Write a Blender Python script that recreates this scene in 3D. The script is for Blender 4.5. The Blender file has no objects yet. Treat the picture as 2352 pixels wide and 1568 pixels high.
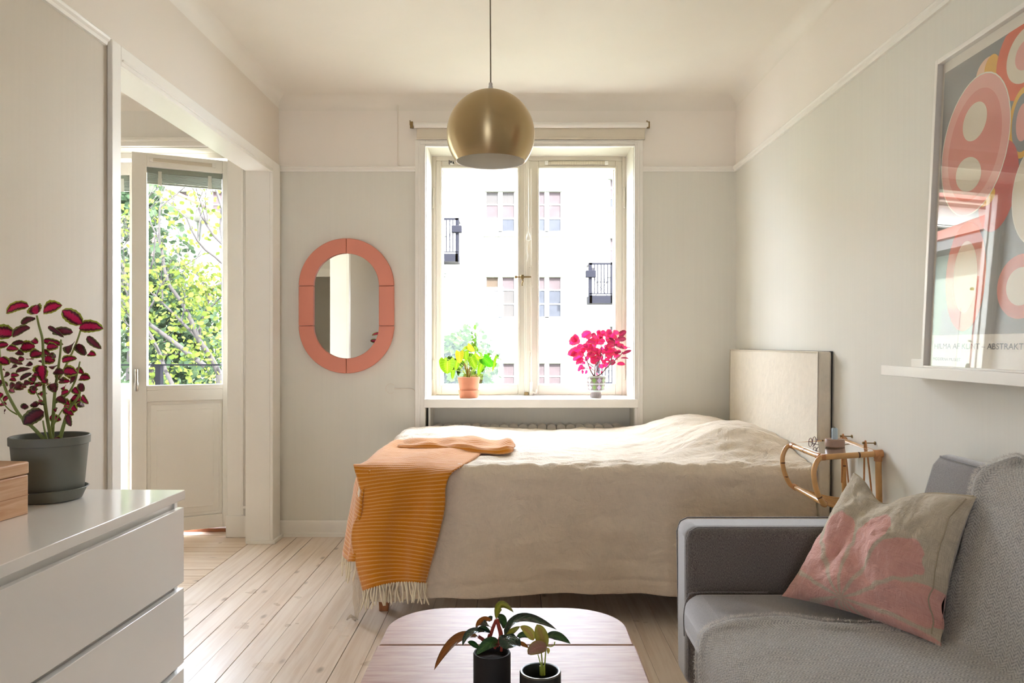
import bpy, bmesh, math, random
import numpy as np
from mathutils import Vector, Matrix, noise

random.seed(11)
rng = np.random.default_rng(5)
SC = bpy.context.scene
COL = SC.collection
PI = math.pi
# ---------------------------------------------------------------- camera, sky, sun, exposure
FPX, VPX, VPY, EYE = 1780.0, 1187.0, 790.0, 1.2
cd = bpy.data.cameras.new('camera')
cam = bpy.data.objects.new('camera', cd)
COL.objects.link(cam)
cam.location = (0, 0, EYE)
cam.rotation_euler = (PI / 2, 0, 0)
cd.sensor_width = 36.0
cd.lens = FPX / 2352 * 36
cd.shift_x = -(VPX - 1176) / 2352
cd.shift_y = (VPY - 784) / 2352
cd.clip_start = 0.02
SC.camera = cam

w = bpy.data.worlds.new('hazy_sky')
SC.world = w
w.use_nodes = True
bg = w.node_tree.nodes['Background']
bg.inputs[0].default_value = (0.91, 1.0, 1.21, 1)
bg.inputs[1].default_value = 11.0

sd = bpy.data.lights.new('sun', 'SUN')
sd.energy = 24.0
sd.angle = 0.03
sd.color = (0.97, 1.0, 1.09)
sun = bpy.data.objects.new('sun', sd)
COL.objects.link(sun)
sun.rotation_euler = Vector((-0.50, 0.62, -0.60)).to_track_quat('-Z', 'Y').to_euler()

def portal(name, loc, sx, sy):
    d = bpy.data.lights.new(name, 'AREA')
    d.shape = 'RECTANGLE'; d.size = sx; d.size_y = sy
    d.cycles.is_portal = True
    o = bpy.data.objects.new(name, d); COL.objects.link(o)
    o.location = loc; o.rotation_euler = (-PI / 2, 0, 0)      # faces into the room (-Y)
    return o
def rear_portal():
    o = portal('fill_window_portal', (REAR_X, -3.72, 1.25), 1.2, 2.1); o.rotation_euler = (PI / 2, 0, 0)  # sky sampling for the added rear fill window
REAR_X = -.78
rear_portal()
portal('window_portal', (0.08, 5.37, 1.63), 1.34, 1.66)
portal('door_portal', (-2.37, 5.37, 1.22), 1.24, 2.5)

SC.view_settings.view_transform = 'Standard'
SC.view_settings.look = 'None'
SC.view_settings.exposure = 1.37
SC.view_settings.gamma = 1.0
SC.view_settings.use_curve_mapping = False
SC.cycles.use_denoising = True
SC.cycles.adaptive_threshold = 0.02
SC.cycles.max_bounces = 9
SC.cycles.diffuse_bounces = 6
SC.cycles.glossy_bounces = 4
SC.cycles.transparent_max_bounces = 12
SC.cycles.sample_clamp_indirect = 12.0
SC.cycles.caustics_reflective = False
SC.cycles.caustics_refractive = False

# ---------------------------------------------------------------- helpers
def at(px, py, Y):
    """World point seen at photo pixel (px, py) at distance Y."""
    s = FPX / Y
    return Vector(((px - VPX) / s, Y, EYE - (py - VPY) / s))

def lin(h):
    h = h.lstrip('#')
    r = [int(h[i:i + 2], 16) / 255 for i in (0, 2, 4)]
    return tuple(c / 12.92 if c <= .04045 else ((c + .055) / 1.055) ** 2.4 for c in r) + (1.0,)

class NT:
    def __init__(s, name):
        s.m = bpy.data.materials.new(name); s.m.use_nodes = True
        s.t = s.m.node_tree; s.b = s.t.nodes['Principled BSDF']; s.out = s.t.nodes['Material Output']
    def n(s, typ, ins=None, **kw):
        nd = s.t.nodes.new('ShaderNode' + typ)
        for k, v in kw.items(): setattr(nd, k, v)
        for k, v in (ins or {}).items():
            if isinstance(v, bpy.types.NodeSocket): s.t.links.new(v, nd.inputs[k])
            else: nd.inputs[k].default_value = v
        return nd
    def l(s, a, b): s.t.links.new(a, b)
    def set(s, **kw):
        names = dict(color='Base Color', rough='Roughness', metal='Metallic', spec='Specular IOR Level', normal='Normal',
                     coat='Coat Weight', sheen='Sheen Weight', aniso='Anisotropic', sss='Subsurface Weight')
        for k, v in kw.items():
            sk = s.b.inputs[names[k]]
            if isinstance(v, bpy.types.NodeSocket): s.l(v, sk)
            else: sk.default_value = v
    def coords(s, kind='Object', scale=(1, 1, 1)):
        if kind == 'Position': o = s.n('NewGeometry').outputs['Position']
        else: o = s.n('TexCoord').outputs[kind]
        return s.n('Mapping', {'Vector': o, 'Scale': scale}).outputs[0]
    def noise(s, vec, scale, detail=3, rough=.5, dist=0):
        return s.n('TexNoise', {'Vector': vec, 'Scale': scale, 'Detail': detail, 'Roughness': rough, 'Distortion': dist}).outputs['Fac']
    def math(s, op, a, b=None, clamp=False):
        ins = {0: a}
        if b is not None: ins[1] = b
        return s.n('Math', ins, operation=op, use_clamp=clamp).outputs[0]
    def mix(s, f, a, b, blend='MIX'):
        nd = s.n('Mix', data_type='RGBA', blend_type=blend)
        for i, v in ((0, f), (6, a), (7, b)):
            if isinstance(v, bpy.types.NodeSocket): s.l(v, nd.inputs[i])
            else: nd.inputs[i].default_value = v
        return nd.outputs[2]
    def ramp(s, f, stops):
        nd = s.n('ValToRGB', {0: f}); cr = nd.color_ramp
        while len(cr.elements) < len(stops): cr.elements.new(.5)
        for e, (p, c) in zip(cr.elements, stops):
            e.position = p; e.color = c if not isinstance(c, (int, float)) else (c, c, c, 1)
        return nd.outputs[0]
    def bump(s, h, strength=.3, dist=.002, normal=None):
        ins = {'Height': h, 'Strength': strength, 'Distance': dist}
        if normal is not None: ins['Normal'] = normal
        return s.n('Bump', ins).outputs[0]

def pm(name, col, rough=.5, metal=0, spec=.5, var=0.0, vs=6, bump=0.0, bs=80, stretch=(1, 1, 1), coat=0, sheen=0):
    """Painted, plastic or metal surface with a little procedural unevenness."""
    k = NT(name); c = lin(col)
    k.set(color=c, rough=rough, metal=metal, spec=spec, coat=coat, sheen=sheen)
    v = k.coords('Object', stretch)
    if var:
        f = k.noise(v, vs, 4)
        k.set(color=k.mix(f, tuple(x * (1 - var) for x in c[:3]) + (1,), tuple(min(1, x * (1 + var)) for x in c[:3]) + (1,)))
    if bump: k.set(normal=k.bump(k.noise(v, bs, 3), bump, .002))
    return k.m

class MB:
    """Collects shapes into one mesh."""
    def __init__(s): s.v, s.f, s.mi, s.uv, s.cur = [], [], [], {}, 0
    def add(s, vs, fs, uv=None):
        b = len(s.v); s.v += [tuple(p) for p in vs]
        s.f += [tuple(i + b for i in q) for q in fs]; s.mi += [s.cur] * len(fs)
        if uv is not None:
            for i, q in enumerate(uv): s.uv[b + i] = q
        return s
    def box(s, x0, x1, y0, y1, z0, z1):
        return s.add([(x0, y0, z0), (x1, y0, z0), (x1, y1, z0), (x0, y1, z0), (x0, y0, z1), (x1, y0, z1), (x1, y1, z1), (x0, y1, z1)],
                     [(0, 3, 2, 1), (4, 5, 6, 7), (0, 1, 5, 4), (1, 2, 6, 5), (2, 3, 7, 6), (3, 0, 4, 7)])
    def obox(s, c, ax, ay, az, sx, sy, sz):
        c, ax, ay, az = Vector(c), Vector(ax), Vector(ay), Vector(az)
        vs = [c + ax * (i * sx / 2) + ay * (j * sy / 2) + az * (k * sz / 2) for k in (-1, 1) for i, j in ((-1, -1), (1, -1), (1, 1), (-1, 1))]
        return s.add(vs, [(0, 3, 2, 1), (4, 5, 6, 7), (0, 1, 5, 4), (1, 2, 6, 5), (2, 3, 7, 6), (3, 0, 4, 7)])
    def tube(s, pts, r, seg=8, caps=True, closed=False):
        P = [Vector(p) for p in pts]; n = len(P)
        R = r if isinstance(r, (list, tuple)) else [r] * n
        T = []
        for i in range(n):
            a = P[(i - 1) % n] if closed or i > 0 else P[i]
            b = P[(i + 1) % n] if closed or i < n - 1 else P[i]
            t = b - a
            T.append(t.normalized() if t.length > 1e-9 else Vector((0, 0, 1)))
        ref = Vector((0, 0, 1)) if abs(T[0].z) < .9 else Vector((1, 0, 0))
        N = (ref - T[0] * ref.dot(T[0])).normalized()
        vs = []
        for i in range(n):
            if i:
                N = (N - T[i] * N.dot(T[i])); N = N.normalized() if N.length > 1e-6 else Vector((1, 0, 0))
            B = T[i].cross(N)
            for k in range(seg):
                a = 2 * PI * k / seg
                vs.append(P[i] + (N * math.cos(a) + B * math.sin(a)) * R[i])
        fs = []
        for i in range(n if closed else n - 1):
            j = (i + 1) % n
            for k in range(seg):
                k2 = (k + 1) % seg
                fs.append((i * seg + k, i * seg + k2, j * seg + k2, j * seg + k))
        if caps and not closed:
            fs.append(tuple(range(seg - 1, -1, -1))); fs.append(tuple((n - 1) * seg + k for k in range(seg)))
        return s.add(vs, fs)
    def lathe(s, prof, c=(0, 0, 0), seg=48, uvs=False):
        cx, cy, cz = c; vs = []; uv = []
        m = len(prof)
        for k in range(seg + 1 if uvs else seg):
            a = 2 * PI * k / seg
            for i, (r, z) in enumerate(prof):
                vs.append((cx + r * math.cos(a), cy + r * math.sin(a), cz + z)); uv.append((k / seg, i / (m - 1)))
        fs = []
        for k in range(seg):
            k2 = k + 1 if uvs else (k + 1) % seg
            for i in range(m - 1):
                fs.append((k * m + i, k2 * m + i, k2 * m + i + 1, k * m + i + 1))
        return s.add(vs, fs, uv if uvs else None)
    def prism(s, poly, h0, h1, fn):
        """poly in 2D, lifted to 3D by fn(a, b, h)."""
        n = len(poly)
        vs = [fn(a, b, h0) for a, b in poly] + [fn(a, b, h1) for a, b in poly]
        fs = [tuple(range(n - 1, -1, -1)), tuple(range(n, 2 * n))] + [(i, (i + 1) % n, n + (i + 1) % n, n + i) for i in range(n)]
        return s.add(vs, fs)
    def grid(s, P, UV=None, flip=False):
        m, n = len(P), len(P[0])
        vs = [p for row in P for p in row]
        fs = []
        for i in range(m - 1):
            for j in range(n - 1):
                q = (i * n + j, i * n + j + 1, (i + 1) * n + j + 1, (i + 1) * n + j)
                fs.append(q[::-1] if flip else q)
        return s.add(vs, fs, [u for row in UV for u in row] if UV is not None else None)
    def mesh(s, name, mats, smooth=None):
        me = bpy.data.meshes.new(name); me.from_pydata(s.v, [], s.f)
        mats = mats if isinstance(mats, (list, tuple)) else [mats]
        for m in mats: me.materials.append(m)
        me.polygons.foreach_set('material_index', s.mi)
        if s.uv:
            ul = me.uv_layers.new(name='UVMap')
            li = np.empty(len(me.loops), int); me.loops.foreach_get('vertex_index', li)
            tab = np.zeros((len(s.v), 2)); 
            for i, q in s.uv.items(): tab[i] = q
            ul.data.foreach_set('uv', tab[li].ravel())
        if smooth is not None:
            me.polygons.foreach_set('use_smooth', [True] * len(me.polygons))
            me.set_sharp_from_angle(angle=math.radians(smooth))
        me.validate(); me.update()
        return me
    def build(s, name, mats, parent=None, smooth=None, bevel=0, segs=2):
        return obj(name, s.mesh(name, mats, smooth), parent, bevel, segs)

def wloc(o):
    """World translation of a thing root (roots carry a translation only)."""
    return Vector(o.get('_loc', (0, 0, 0)))

def obj(name, me, parent=None, bevel=0, segs=2, basis=None):
    o = bpy.data.objects.new(name, me); COL.objects.link(o)
    if parent is not None:
        o.parent = parent
        if parent.type == 'EMPTY': o.matrix_parent_inverse = Matrix.Translation(-parent.location)
        elif parent.matrix_basis != Matrix.Identity(4): o.matrix_parent_inverse = parent.matrix_basis.inverted()
    if basis is not None: o.matrix_basis = basis
    if bevel:
        md = o.modifiers.new('bevel', 'BEVEL'); md.width = bevel; md.segments = segs; md.limit_method = 'ANGLE'
        md.angle_limit = math.radians(40); md.harden_normals = False
        me.polygons.foreach_set('use_smooth', [True] * len(me.polygons))
        me.set_sharp_from_angle(angle=math.radians(50))
    return o

def thing(name, label, cat, loc=(0, 0, 0), group=None):
    o = bpy.data.objects.new(name, None); COL.objects.link(o)
    o.location = loc; o.empty_display_size = .05
    o['label'] = label; o['category'] = cat
    if group: o['group'] = group
    return o

def tag(o, label, cat, group=None):
    o['label'] = label; o['category'] = cat
    if group: o['group'] = group
    return o

def struct(name, loc=(0, 0, 0), label=None, cat=None):
    o = bpy.data.objects.new(name, None); COL.objects.link(o); o.location = loc; o['kind'] = 'structure'
    if label: o['label'] = label
    if cat: o['category'] = cat
    return o

def skind(o, label=None, cat=None):
    o['kind'] = 'structure'
    if label: o['label'] = label
    if cat: o['category'] = cat
    return o

def crom(P, k):
    """Catmull-Rom along axis 0, k steps between control points."""
    P = np.asarray(P, float); n = len(P)
    E = np.concatenate([[2 * P[0] - P[1]], P, [2 * P[-1] - P[-2]]])
    out = []
    for i in range(n - 1):
        a, b, c, d = E[i], E[i + 1], E[i + 2], E[i + 3]
        for j in range(k):
            t = j / k
            out.append(.5 * ((2 * b) + (c - a) * t + (2 * a - 5 * b + 4 * c - d) * t * t + (3 * b - a - 3 * c + d) * t ** 3))
    out.append(P[-1])
    return np.array(out)

def smooth_path(pts, k=6): return [Vector(p) for p in crom([tuple(p) for p in pts], k)]

def normals(P):
    du = np.gradient(P, axis=0); dv = np.gradient(P, axis=1)
    n = np.cross(du, dv); return n / (np.linalg.norm(n, axis=2, keepdims=True) + 1e-12)

def arclen_uv(P):
    du = np.linalg.norm(np.diff(P, axis=0), axis=2).mean(axis=1); dv = np.linalg.norm(np.diff(P, axis=1), axis=2).mean(axis=0)
    U = np.concatenate([[0], np.cumsum(du)]); V = np.concatenate([[0], np.cumsum(dv)])
    return [[(U[i], V[j]) for j in range(len(V))] for i in range(len(U))]

def fr(x, y, z, o=4): return noise.fractal(Vector((x, y, z)), 1.0, 2.0, o)

def frame_boxes(mb, x0, x1, z0, z1, wl, wr, wb, wt, y0, y1):
    mb.box(x0, x0 + wl, y0, y1, z0, z1); mb.box(x1 - wr, x1, y0, y1, z0, z1)
    mb.box(x0 + wl, x1 - wr, y0, y1, z0, z0 + wb); mb.box(x0 + wl, x1 - wr, y0, y1, z1 - wt, z1)
    return mb

# ---------------------------------------------------------------- materials
def wall_paint(name, low, high=None, zsplit=2.285):
    k = NT(name); p = k.n('NewGeometry').outputs['Position']
    c = lin(low)
    streak = k.noise(k.n('Mapping', {'Vector': p, 'Scale': (60, 60, 1.2)}).outputs[0], 1.0, 4, .6)
    blot = k.noise(p, 1.7, 3)
    base = k.mix(streak, tuple(x * .955 for x in c[:3]) + (1,), tuple(min(1, x * 1.02) for x in c[:3]) + (1,))
    base = k.mix(k.math('MULTIPLY', blot, .12), base, lin('#d9d4c8'))
    if high:
        z = k.n('SeparateXYZ', {0: p}).outputs[2]
        base = k.mix(k.math('GREATER_THAN', z, zsplit), base, lin(high))
    k.set(color=base, rough=.62, spec=.35, normal=k.bump(k.math('ADD', streak, k.noise(p, 90, 3)), .10, .002))
    return k.m

M = {}
M['wall'] = wall_paint('grey_green_wall', '#e6e3d9', '#f4ede4')
M['wall_left'] = wall_paint('shade_darkened_left_wall', '#cfc5b6', '#e6dccf')  # same paint as the other walls, darkened to stand in for weaker light
M['wall_plain'] = wall_paint('plain_alcove_wall', '#ece8e0')
M['ceiling'] = pm('ceiling_paint', '#efe9df', .8, spec=.2, var=.02, bump=.05)
M['trim'] = pm('trim_gloss_paint', '#f3efe7', .32, spec=.5, var=.02, bump=.05, bs=25)
M['sash'] = pm('window_gloss_paint', '#ddd5c6', .3, spec=.5, var=.02, bump=.04, bs=25)
M['reveal'] = pm('reveal_paint', '#cfc8ba', .5, spec=.3, var=.02)
M['door'] = pm('door_gloss_paint', '#f1ede4', .3, spec=.5, var=.02, bump=.04, bs=25)
M['white'] = pm('white_lacquer', '#f4f2ee', .12, spec=.5)
M['white_matte'] = pm('white_plastic', '#efebe3', .45)
M['frame_white'] = pm('frame_white', '#f1ece4', .35)
M['chrome'] = pm('chrome', '#cfcac2', .18, metal=1)
M['brass_dull'] = pm('aged_brass', '#8d7650', .4, metal=1)
M['dark_metal'] = pm('grey_metal', '#6a6663', .5, metal=.3)
M['black'] = pm('black', '#0c0b0a', .6)
M['soil'] = pm('potting_soil', '#1d140e', .95, var=.4, vs=60, bump=.6, bs=120)

def thin_glass(name, tint=(1, 1, 1, 1), refl=1.0, rough=0.0):
    k = NT(name); k.t.nodes.remove(k.b)
    tr = k.n('BsdfTransparent', {'Color': tint}); gl = k.n('BsdfGlossy', {'Color': (1, 1, 1, 1), 'Roughness': rough})
    fc = k.n('LayerWeight', {'Blend': .5}).outputs['Facing']            # 1 - |cos|, the same from both sides
    fz = k.math('ADD', .04, k.math('MULTIPLY', k.math('POWER', fc, 5.0), .96))
    mx = k.n('MixShader', {0: k.math('MULTIPLY', fz, refl, True), 1: tr.outputs[0], 2: gl.outputs[0]})
    k.l(mx.outputs[0], k.out.inputs[0]); return k.m
M['glass'] = thin_glass('window_glass', (.97, .985, .97, 1), .8)
M['picture_glass'] = thin_glass('picture_glass', (.98, .98, .98, 1), .8)

def floor_wood(name, light, dark, axis):
    k = NT(name); p = k.n('NewGeometry').outputs['Position']; rnd = k.n('ObjectInfo').outputs['Random']
    off = k.n('CombineXYZ', {0: k.math('MULTIPLY', rnd, 37.0), 1: k.math('MULTIPLY', rnd, 91.0)}).outputs[0]
    q = k.n('VectorMath', {0: p, 1: off}, operation='ADD').outputs[0]
    sc = (34, 1.6, 1) if axis == 'y' else (1.6, 34, 1)
    g = k.n('Mapping', {'Vector': q, 'Scale': sc}).outputs[0]
    grain = k.noise(g, 1.0, 6, .62, .6)
    fine = k.noise(k.n('Mapping', {'Vector': q, 'Scale': tuple(x * 4 for x in sc)}).outputs[0], 1.0, 3)
    col = k.ramp(grain, [(.25, lin(dark)), (.55, lin(light)), (.8, lin('#f0e3d3'))])
    kn = k.n('TexVoronoi', {'Vector': k.n('Mapping', {'Vector': q, 'Scale': (9, 4.2, 1) if axis == 'y' else (4.2, 9, 1)}).outputs[0], 'Scale': 1.0, 'Randomness': 1.0}).outputs['Distance']
    col = k.mix(k.ramp(kn, [(.05, .75), (.10, .35), (.15, 0.0)]), col, lin('#8f7a66'))
    col = k.mix(k.math('MULTIPLY', k.math('SUBTRACT', rnd, .5), .35), col, lin('#b98f66'))
    wear = k.noise(p, 3.0, 5, .7)
    col = k.mix(k.ramp(wear, [(.66, 0.0), (.80, .12)]), col, lin('#9c8064'))
    k.set(color=col, rough=k.ramp(k.noise(p, 5, 3), [(.3, .26), (.7, .40)]), spec=.5,
          normal=k.bump(k.math('ADD', grain, k.math('MULTIPLY', fine, .5)), .10, .002))
    return k.m
M['plank_y'] = floor_wood('pale_pine_plank', '#eadaca', '#d3bca6', 'y')
M['plank_x'] = floor_wood('pale_pine_plank_cross', '#e6d2bc', '#cfb398', 'x')
M['subfloor'] = pm('dark_gap', '#2a2019', .9)

def linen(name, col, dark=.82, scale=1.0, bump=.35, kind='UV', rough=.85, slub=.35):
    k = NT(name); c = lin(col); uv = k.coords(kind)
    a = k.noise(k.n('Mapping', {'Vector': uv, 'Scale': (900 * scale, 28 * scale, 28 * scale)}).outputs[0], 1, 3, .6)
    b = k.noise(k.n('Mapping', {'Vector': uv, 'Scale': (28 * scale, 900 * scale, 28 * scale)}).outputs[0], 1, 3, .6)
    w_ = k.math('MULTIPLY', k.math('ADD', a, b), .5)
    cre = k.noise(uv, 9 * scale, 6, .65, .8)
    f = k.math('ADD', k.math('MULTIPLY', w_, 1 - slub), k.math('MULTIPLY', cre, slub))
    col_ = k.ramp(f, [(.30, tuple(x * dark for x in c[:3]) + (1,)), (.68, tuple(min(1, x * 1.08) for x in c[:3]) + (1,))])
    cr2 = k.math('ABSOLUTE', k.math('SUBTRACT', k.noise(uv, 5.5 * scale, 5, .6, 1.6), .5))
    n1 = k.bump(k.math('ADD', cre, k.math('MULTIPLY', cr2, 1.2)), bump, .022)
    k.set(color=col_, rough=rough, spec=.2, sheen=.25, normal=k.bump(w_, bump, .0015, n1))
    return k.m
M['linen'] = linen('natural_linen', '#ead9c2', .80, bump=.6)
M['headboard'] = linen('ivory_upholstery', '#e6dccb', .92, kind='Object', bump=.2, slub=.1)
M['sofa'] = None
def sofa_fabric(name, col, dk):
    k = NT(name); p = k.coords('Object')
    a = k.noise(k.n('Mapping', {'Vector': p, 'Scale': (260, 260, 900)}).outputs[0], 1, 3, .7)
    b = k.noise(k.n('Mapping', {'Vector': p, 'Scale': (900, 900, 160)}).outputs[0], 1, 3, .7)
    f = k.math('MULTIPLY', k.math('ADD', a, b), .5)
    k.set(color=k.ramp(f, [(.40, lin(dk)), (.60, lin(col))]), rough=.9, spec=.2, sheen=1.0, normal=k.bump(f, .5, .002))
    return k.m
M['sofa'] = sofa_fabric('grey_woven_upholstery', '#8f867f', '#372e28')

def oak(name, light, dark, rough=.4, scale=(3, 40, 40), kind='Object', spec=.5, bump=.12, coat=0):
    k = NT(name); v = k.coords(kind, scale)
    g = k.noise(v, 1.0, 6, .6, .8)
    k.set(color=k.ramp(g, [(.28, lin(dark)), (.66, lin(light))]), rough=rough, spec=spec, coat=coat, normal=k.bump(g, bump, .002))
    return k.m
M['table'] = oak('teak_table_top', '#bf9c8a', '#a2796a', .44, (9, 80, 80), bump=.14, spec=.5)
M['table_edge'] = oak('teak_edge', '#b98a6a', '#8d6248', .4, (2.2, 46, 46))
M['bed_leg'] = oak('stained_beech', '#b36f3d', '#8e5429', .4, (60, 60, 4))
M['pine'] = oak('pine_box_wood', '#dcb48e', '#b98358', .5, (14, 3.2, 70), bump=.08)
M['rattan'] = pm('rattan_cane', '#d9a668', .28, var=.22, vs=30, bump=.15, bs=60, coat=.3)
M['rattan_wrap'] = pm('cane_binding', '#c98c57', .35, var=.25, vs=120, bump=.5, bs=160)
M['rattan_node'] = pm('rattan_node', '#5b3a20', .5)
# ================================================================ the room
XL, XR, YB, ZC, ZR = -1.486, 1.367, 4.84, 2.74, 2.295
YREAR, XA, YA, YO = -3.6, -3.6, 0.4, 5.36      # rear wall, alcove far left, alcove front wall, outer face
OY0, OY1, OZ = 2.87, 4.665, 2.245              # opening in the left wall
WX0, WX1, WZ0, WZ1 = -0.568, 0.731, 0.83, 2.452 # window hole
DX0, DX1, DZ1 = -2.97, -1.80, 2.43             # balcony door hole

# floor: every plank a piece
floor = MB().box(XA - .1, XR + .2, YREAR - .2, YO, -.20, -.014).build('floor', M['subfloor'])
skind(floor, 'pale whitewashed pine plank floor running towards the window', 'floor')
def unit_plank():
    mb = MB().box(-.5, .5, -.5, .5, -.012, 0); return mb.mesh('plank', M['plank_y'])
pl_y = unit_plank()
pl_x = MB().box(-.5, .5, -.5, .5, -.012, 0).mesh('plank', M['plank_x'])
def plank(me, x0, x1, y0, y1):
    dz = random.uniform(-.0006, .0006)
    obj('plank', me, floor, basis=Matrix.Translation(((x0 + x1) / 2, (y0 + y1) / 2, dz)) @ Matrix.Diagonal((x1 - x0, y1 - y0, 1, 1)))
x = -1.462; i = 0
while x < XR + .02:
    wd = .0985; g = random.choice((.0012, .0018, .0028, .0038))
    cut = random.choice((None, None, None, 1.1, 2.2)) if i > 12 else None
    if cut is None: plank(pl_y, x, x + wd - g, YREAR, YB)
    else: plank(pl_y, x, x + wd - g, YREAR, cut); plank(pl_y, x, x + wd - g, cut + .002, YB)
    x += wd; i += 1
plank(pl_y, -1.612, -1.466, OY0, OY1 + .01)
y = 4.86
while y > YA:
    wd = random.choice((.095, .11, .125, .14)); plank(pl_x, XA, -1.617, y - wd, y - random.choice((.002, .003, .004))); y -= wd
plank(pl_x, DX0, DX1, 4.862, 4.955)

# shell
def wall(name, boxes, mat, label, smooth=None):
    mb = MB()
    for b in boxes: mb.box(*b)
    return skind(mb.build(name, mat), label, 'wall')
wall('wall_back', [(-1.63, WX0, YB, YO, 0, 2.95), (WX1, XR + .2, YB, YO, 0, 2.95), (WX0, WX1, YB, YO, WZ1, 2.95),
                   (WX0, WX1, 5.02, YO, 0, WZ0)], M['wall'], 'grey-green window wall with white band above the picture rail')
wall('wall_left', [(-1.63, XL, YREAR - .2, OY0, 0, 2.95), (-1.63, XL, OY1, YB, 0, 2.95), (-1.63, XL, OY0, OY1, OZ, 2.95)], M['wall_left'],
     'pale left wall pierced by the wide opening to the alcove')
wall('wall_right', [(XR, XR + .2, YREAR - .2, YB, 0, 2.95)], M['wall'], 'grey-green wallpapered wall behind the sofa')
RX0, RX1, RZ0, RZ1 = REAR_X - .6, REAR_X + .6, .2, 2.3
wall('wall_rear', [(XL, RX0, YREAR - .2, YREAR, 0, 2.95), (RX1, XR, YREAR - .2, YREAR, 0, 2.95), (RX0, RX1, YREAR - .2, YREAR, 0, RZ0), (RX0, RX1, YREAR - .2, YREAR, RZ1, 2.95)], M['ceiling'], 'pale wall behind the viewer')
wall('wall_alcove_back', [(XA - .2, DX0, YB, YO, 0, 2.95), (DX1, -1.63, YB, YO, 0, 2.95), (DX0, DX1, YB, YO, DZ1, 2.95),
                          (DX0, DX1, 4.955, YO, -.2, 0.0)], M['wall_plain'], 'white alcove wall around the balcony doors')
wall('wall_alcove_left', [(XA - .2, XA, YA - .2, YB, 0, 2.95)], M['wall_plain'], 'plain white far wall of the alcove')
wall('wall_alcove_front', [(XA - .2, -1.63, YA - .2, YA, 0, 2.95)], M['wall_plain'], 'alcove wall holding the grey inner door')
mb = MB().box(XA - .2, XR + .2, YREAR - .2, YO, ZC, 2.97)
def cove(mb, p0, p1, inward, r, n=8):
    p0, p1, inward = Vector(p0), Vector(p1), Vector(inward)
    prof = [(0, 0)] + [(r - r * math.sin(a), r - r * math.cos(a)) for a in [PI / 2 * k / n for k in range(n + 1)]]
    # prof: (distance from wall, distance below ceiling)
    vs = []
    for P in (p0, p1):
        for a, b in prof: vs.append(P + inward * a + Vector((0, 0, -b)))
    m = len(prof)
    fs = [(i, (i + 1) % m, m + (i + 1) % m, m + i) for i in range(m)]
    mb.add(vs, fs)
cove(mb, (XL, YREAR, ZC), (XL, YB, ZC), (1, 0, 0), .07)
cove(mb, (XR, YREAR, ZC), (XR, YB, ZC), (-1, 0, 0), .07)
cove(mb, (XL, YB, ZC), (XR, YB, ZC), (0, -1, 0), .085)
cove(mb, (XA, YB, ZC), (-1.63, YB, ZC), (0, -1, 0), .085)
o = mb.build('ceiling', M['ceiling'], smooth=35); skind(o, 'warm white coved ceiling above the room', 'ceiling')

# picture rails: a bar with a rounded top lip
def rail(name, axis, a0, a1, wallc, sgn, z, label):
    mb = MB()
    prof = [(0, -.020), (.012, -.020), (.014, -.008), (.022, -.002), (.024, .006), (.018, .013), (.006, .015), (0, .015)]
    if axis == 'x': fn = lambda a, b, h: (h, wallc + sgn * a, z + b)
    else: fn = lambda a, b, h: (wallc + sgn * a, h, z + b)
    mb.prism(prof, a0, a1, fn)
    o = mb.build(name, M['trim'], smooth=30); skind(o, label, 'picture rail')
rail('trim_1', 'x', XL, -.632, YB, -1, ZR, 'white picture rail left of the window')
rail('trim_2', 'x', .782, XR, YB, -1, ZR, 'white picture rail between window and right corner')
rail('trim_3', 'y', YREAR, YB, XR, -1, ZR, 'white picture rail along the right wall')
rail('trim_4', 'y', YREAR, 2.79, XL, 1, ZR, 'white picture rail on the left wall above the plant')

def baseboard(name, axis, a0, a1, wallc, sgn, label):
    mb = MB()
    prof = [(0, 0), (.020, 0), (.020, .022), (.012, .026), (.012, .092), (.006, .10), (0, .10)]
    fn = (lambda a, b, h: (h, wallc + sgn * a, b)) if axis == 'x' else (lambda a, b, h: (wallc + sgn * a, h, b))
    mb.prism(prof, a0, a1, fn)
    o = mb.build(name, M['trim'], smooth=30); skind(o, label, 'baseboard')
baseboard('baseboard_back', 'x', XL, -.632, YB, -1, 'white baseboard below the mirror')
baseboard('baseboard_back_right', 'x', .782, XR, YB, -1, 'white baseboard in the corner behind the bed')
baseboard('baseboard_right', 'y', YREAR, YB, XR, -1, 'white baseboard behind the sofa')
baseboard('baseboard_left', 'y', YREAR, 2.79, XL, 1, 'white baseboard behind the dresser')
mb = MB().box(-1.626, -1.466, OY1 - .014, OY1, 0, .022).box(-1.467, -1.452, OY1 - .014, YB, 0, .022)
skind(mb.build('baseboard_opening', M['trim'], bevel=.002), 'small white shoe moulding at the foot of the opening', 'baseboard')

# casing of the opening to the alcove
op = struct('trim_opening', (-1.47, OY1, 0), 'broad white painted casing around the opening to the alcove', 'door casing')
MB().box(XL, -1.467, OY0 - .06, OY0 + .004, 0, OZ + .062).build('casing_board', M['trim'], op, bevel=.003)
MB().box(XL, -1.467, OY1 - .004, YB - .035, 0, OZ + .062).build('casing_board', M['trim'], op, bevel=.003)
MB().box(XL, -1.467, OY0 + .004, OY1 - .004, OZ - .012, OZ + .062).box(-1.470, -1.460, OY0 + .01, OY1 - .01, OZ + .004, OZ + .012).build('lintel_board', M['trim'], op, bevel=.003)
MB().box(-1.632, XL, OY0, OY0 + .004, 0, OZ).build('jamb_lining', M['trim'], op)
MB().box(-1.632, XL, OY1 - .004, OY1, 0, OZ).build('jamb_lining', M['trim'], op)
MB().box(-1.632, XL, OY0 + .004, OY1 - .004, OZ - .004, OZ).build('soffit_lining', M['trim'], op)

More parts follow.
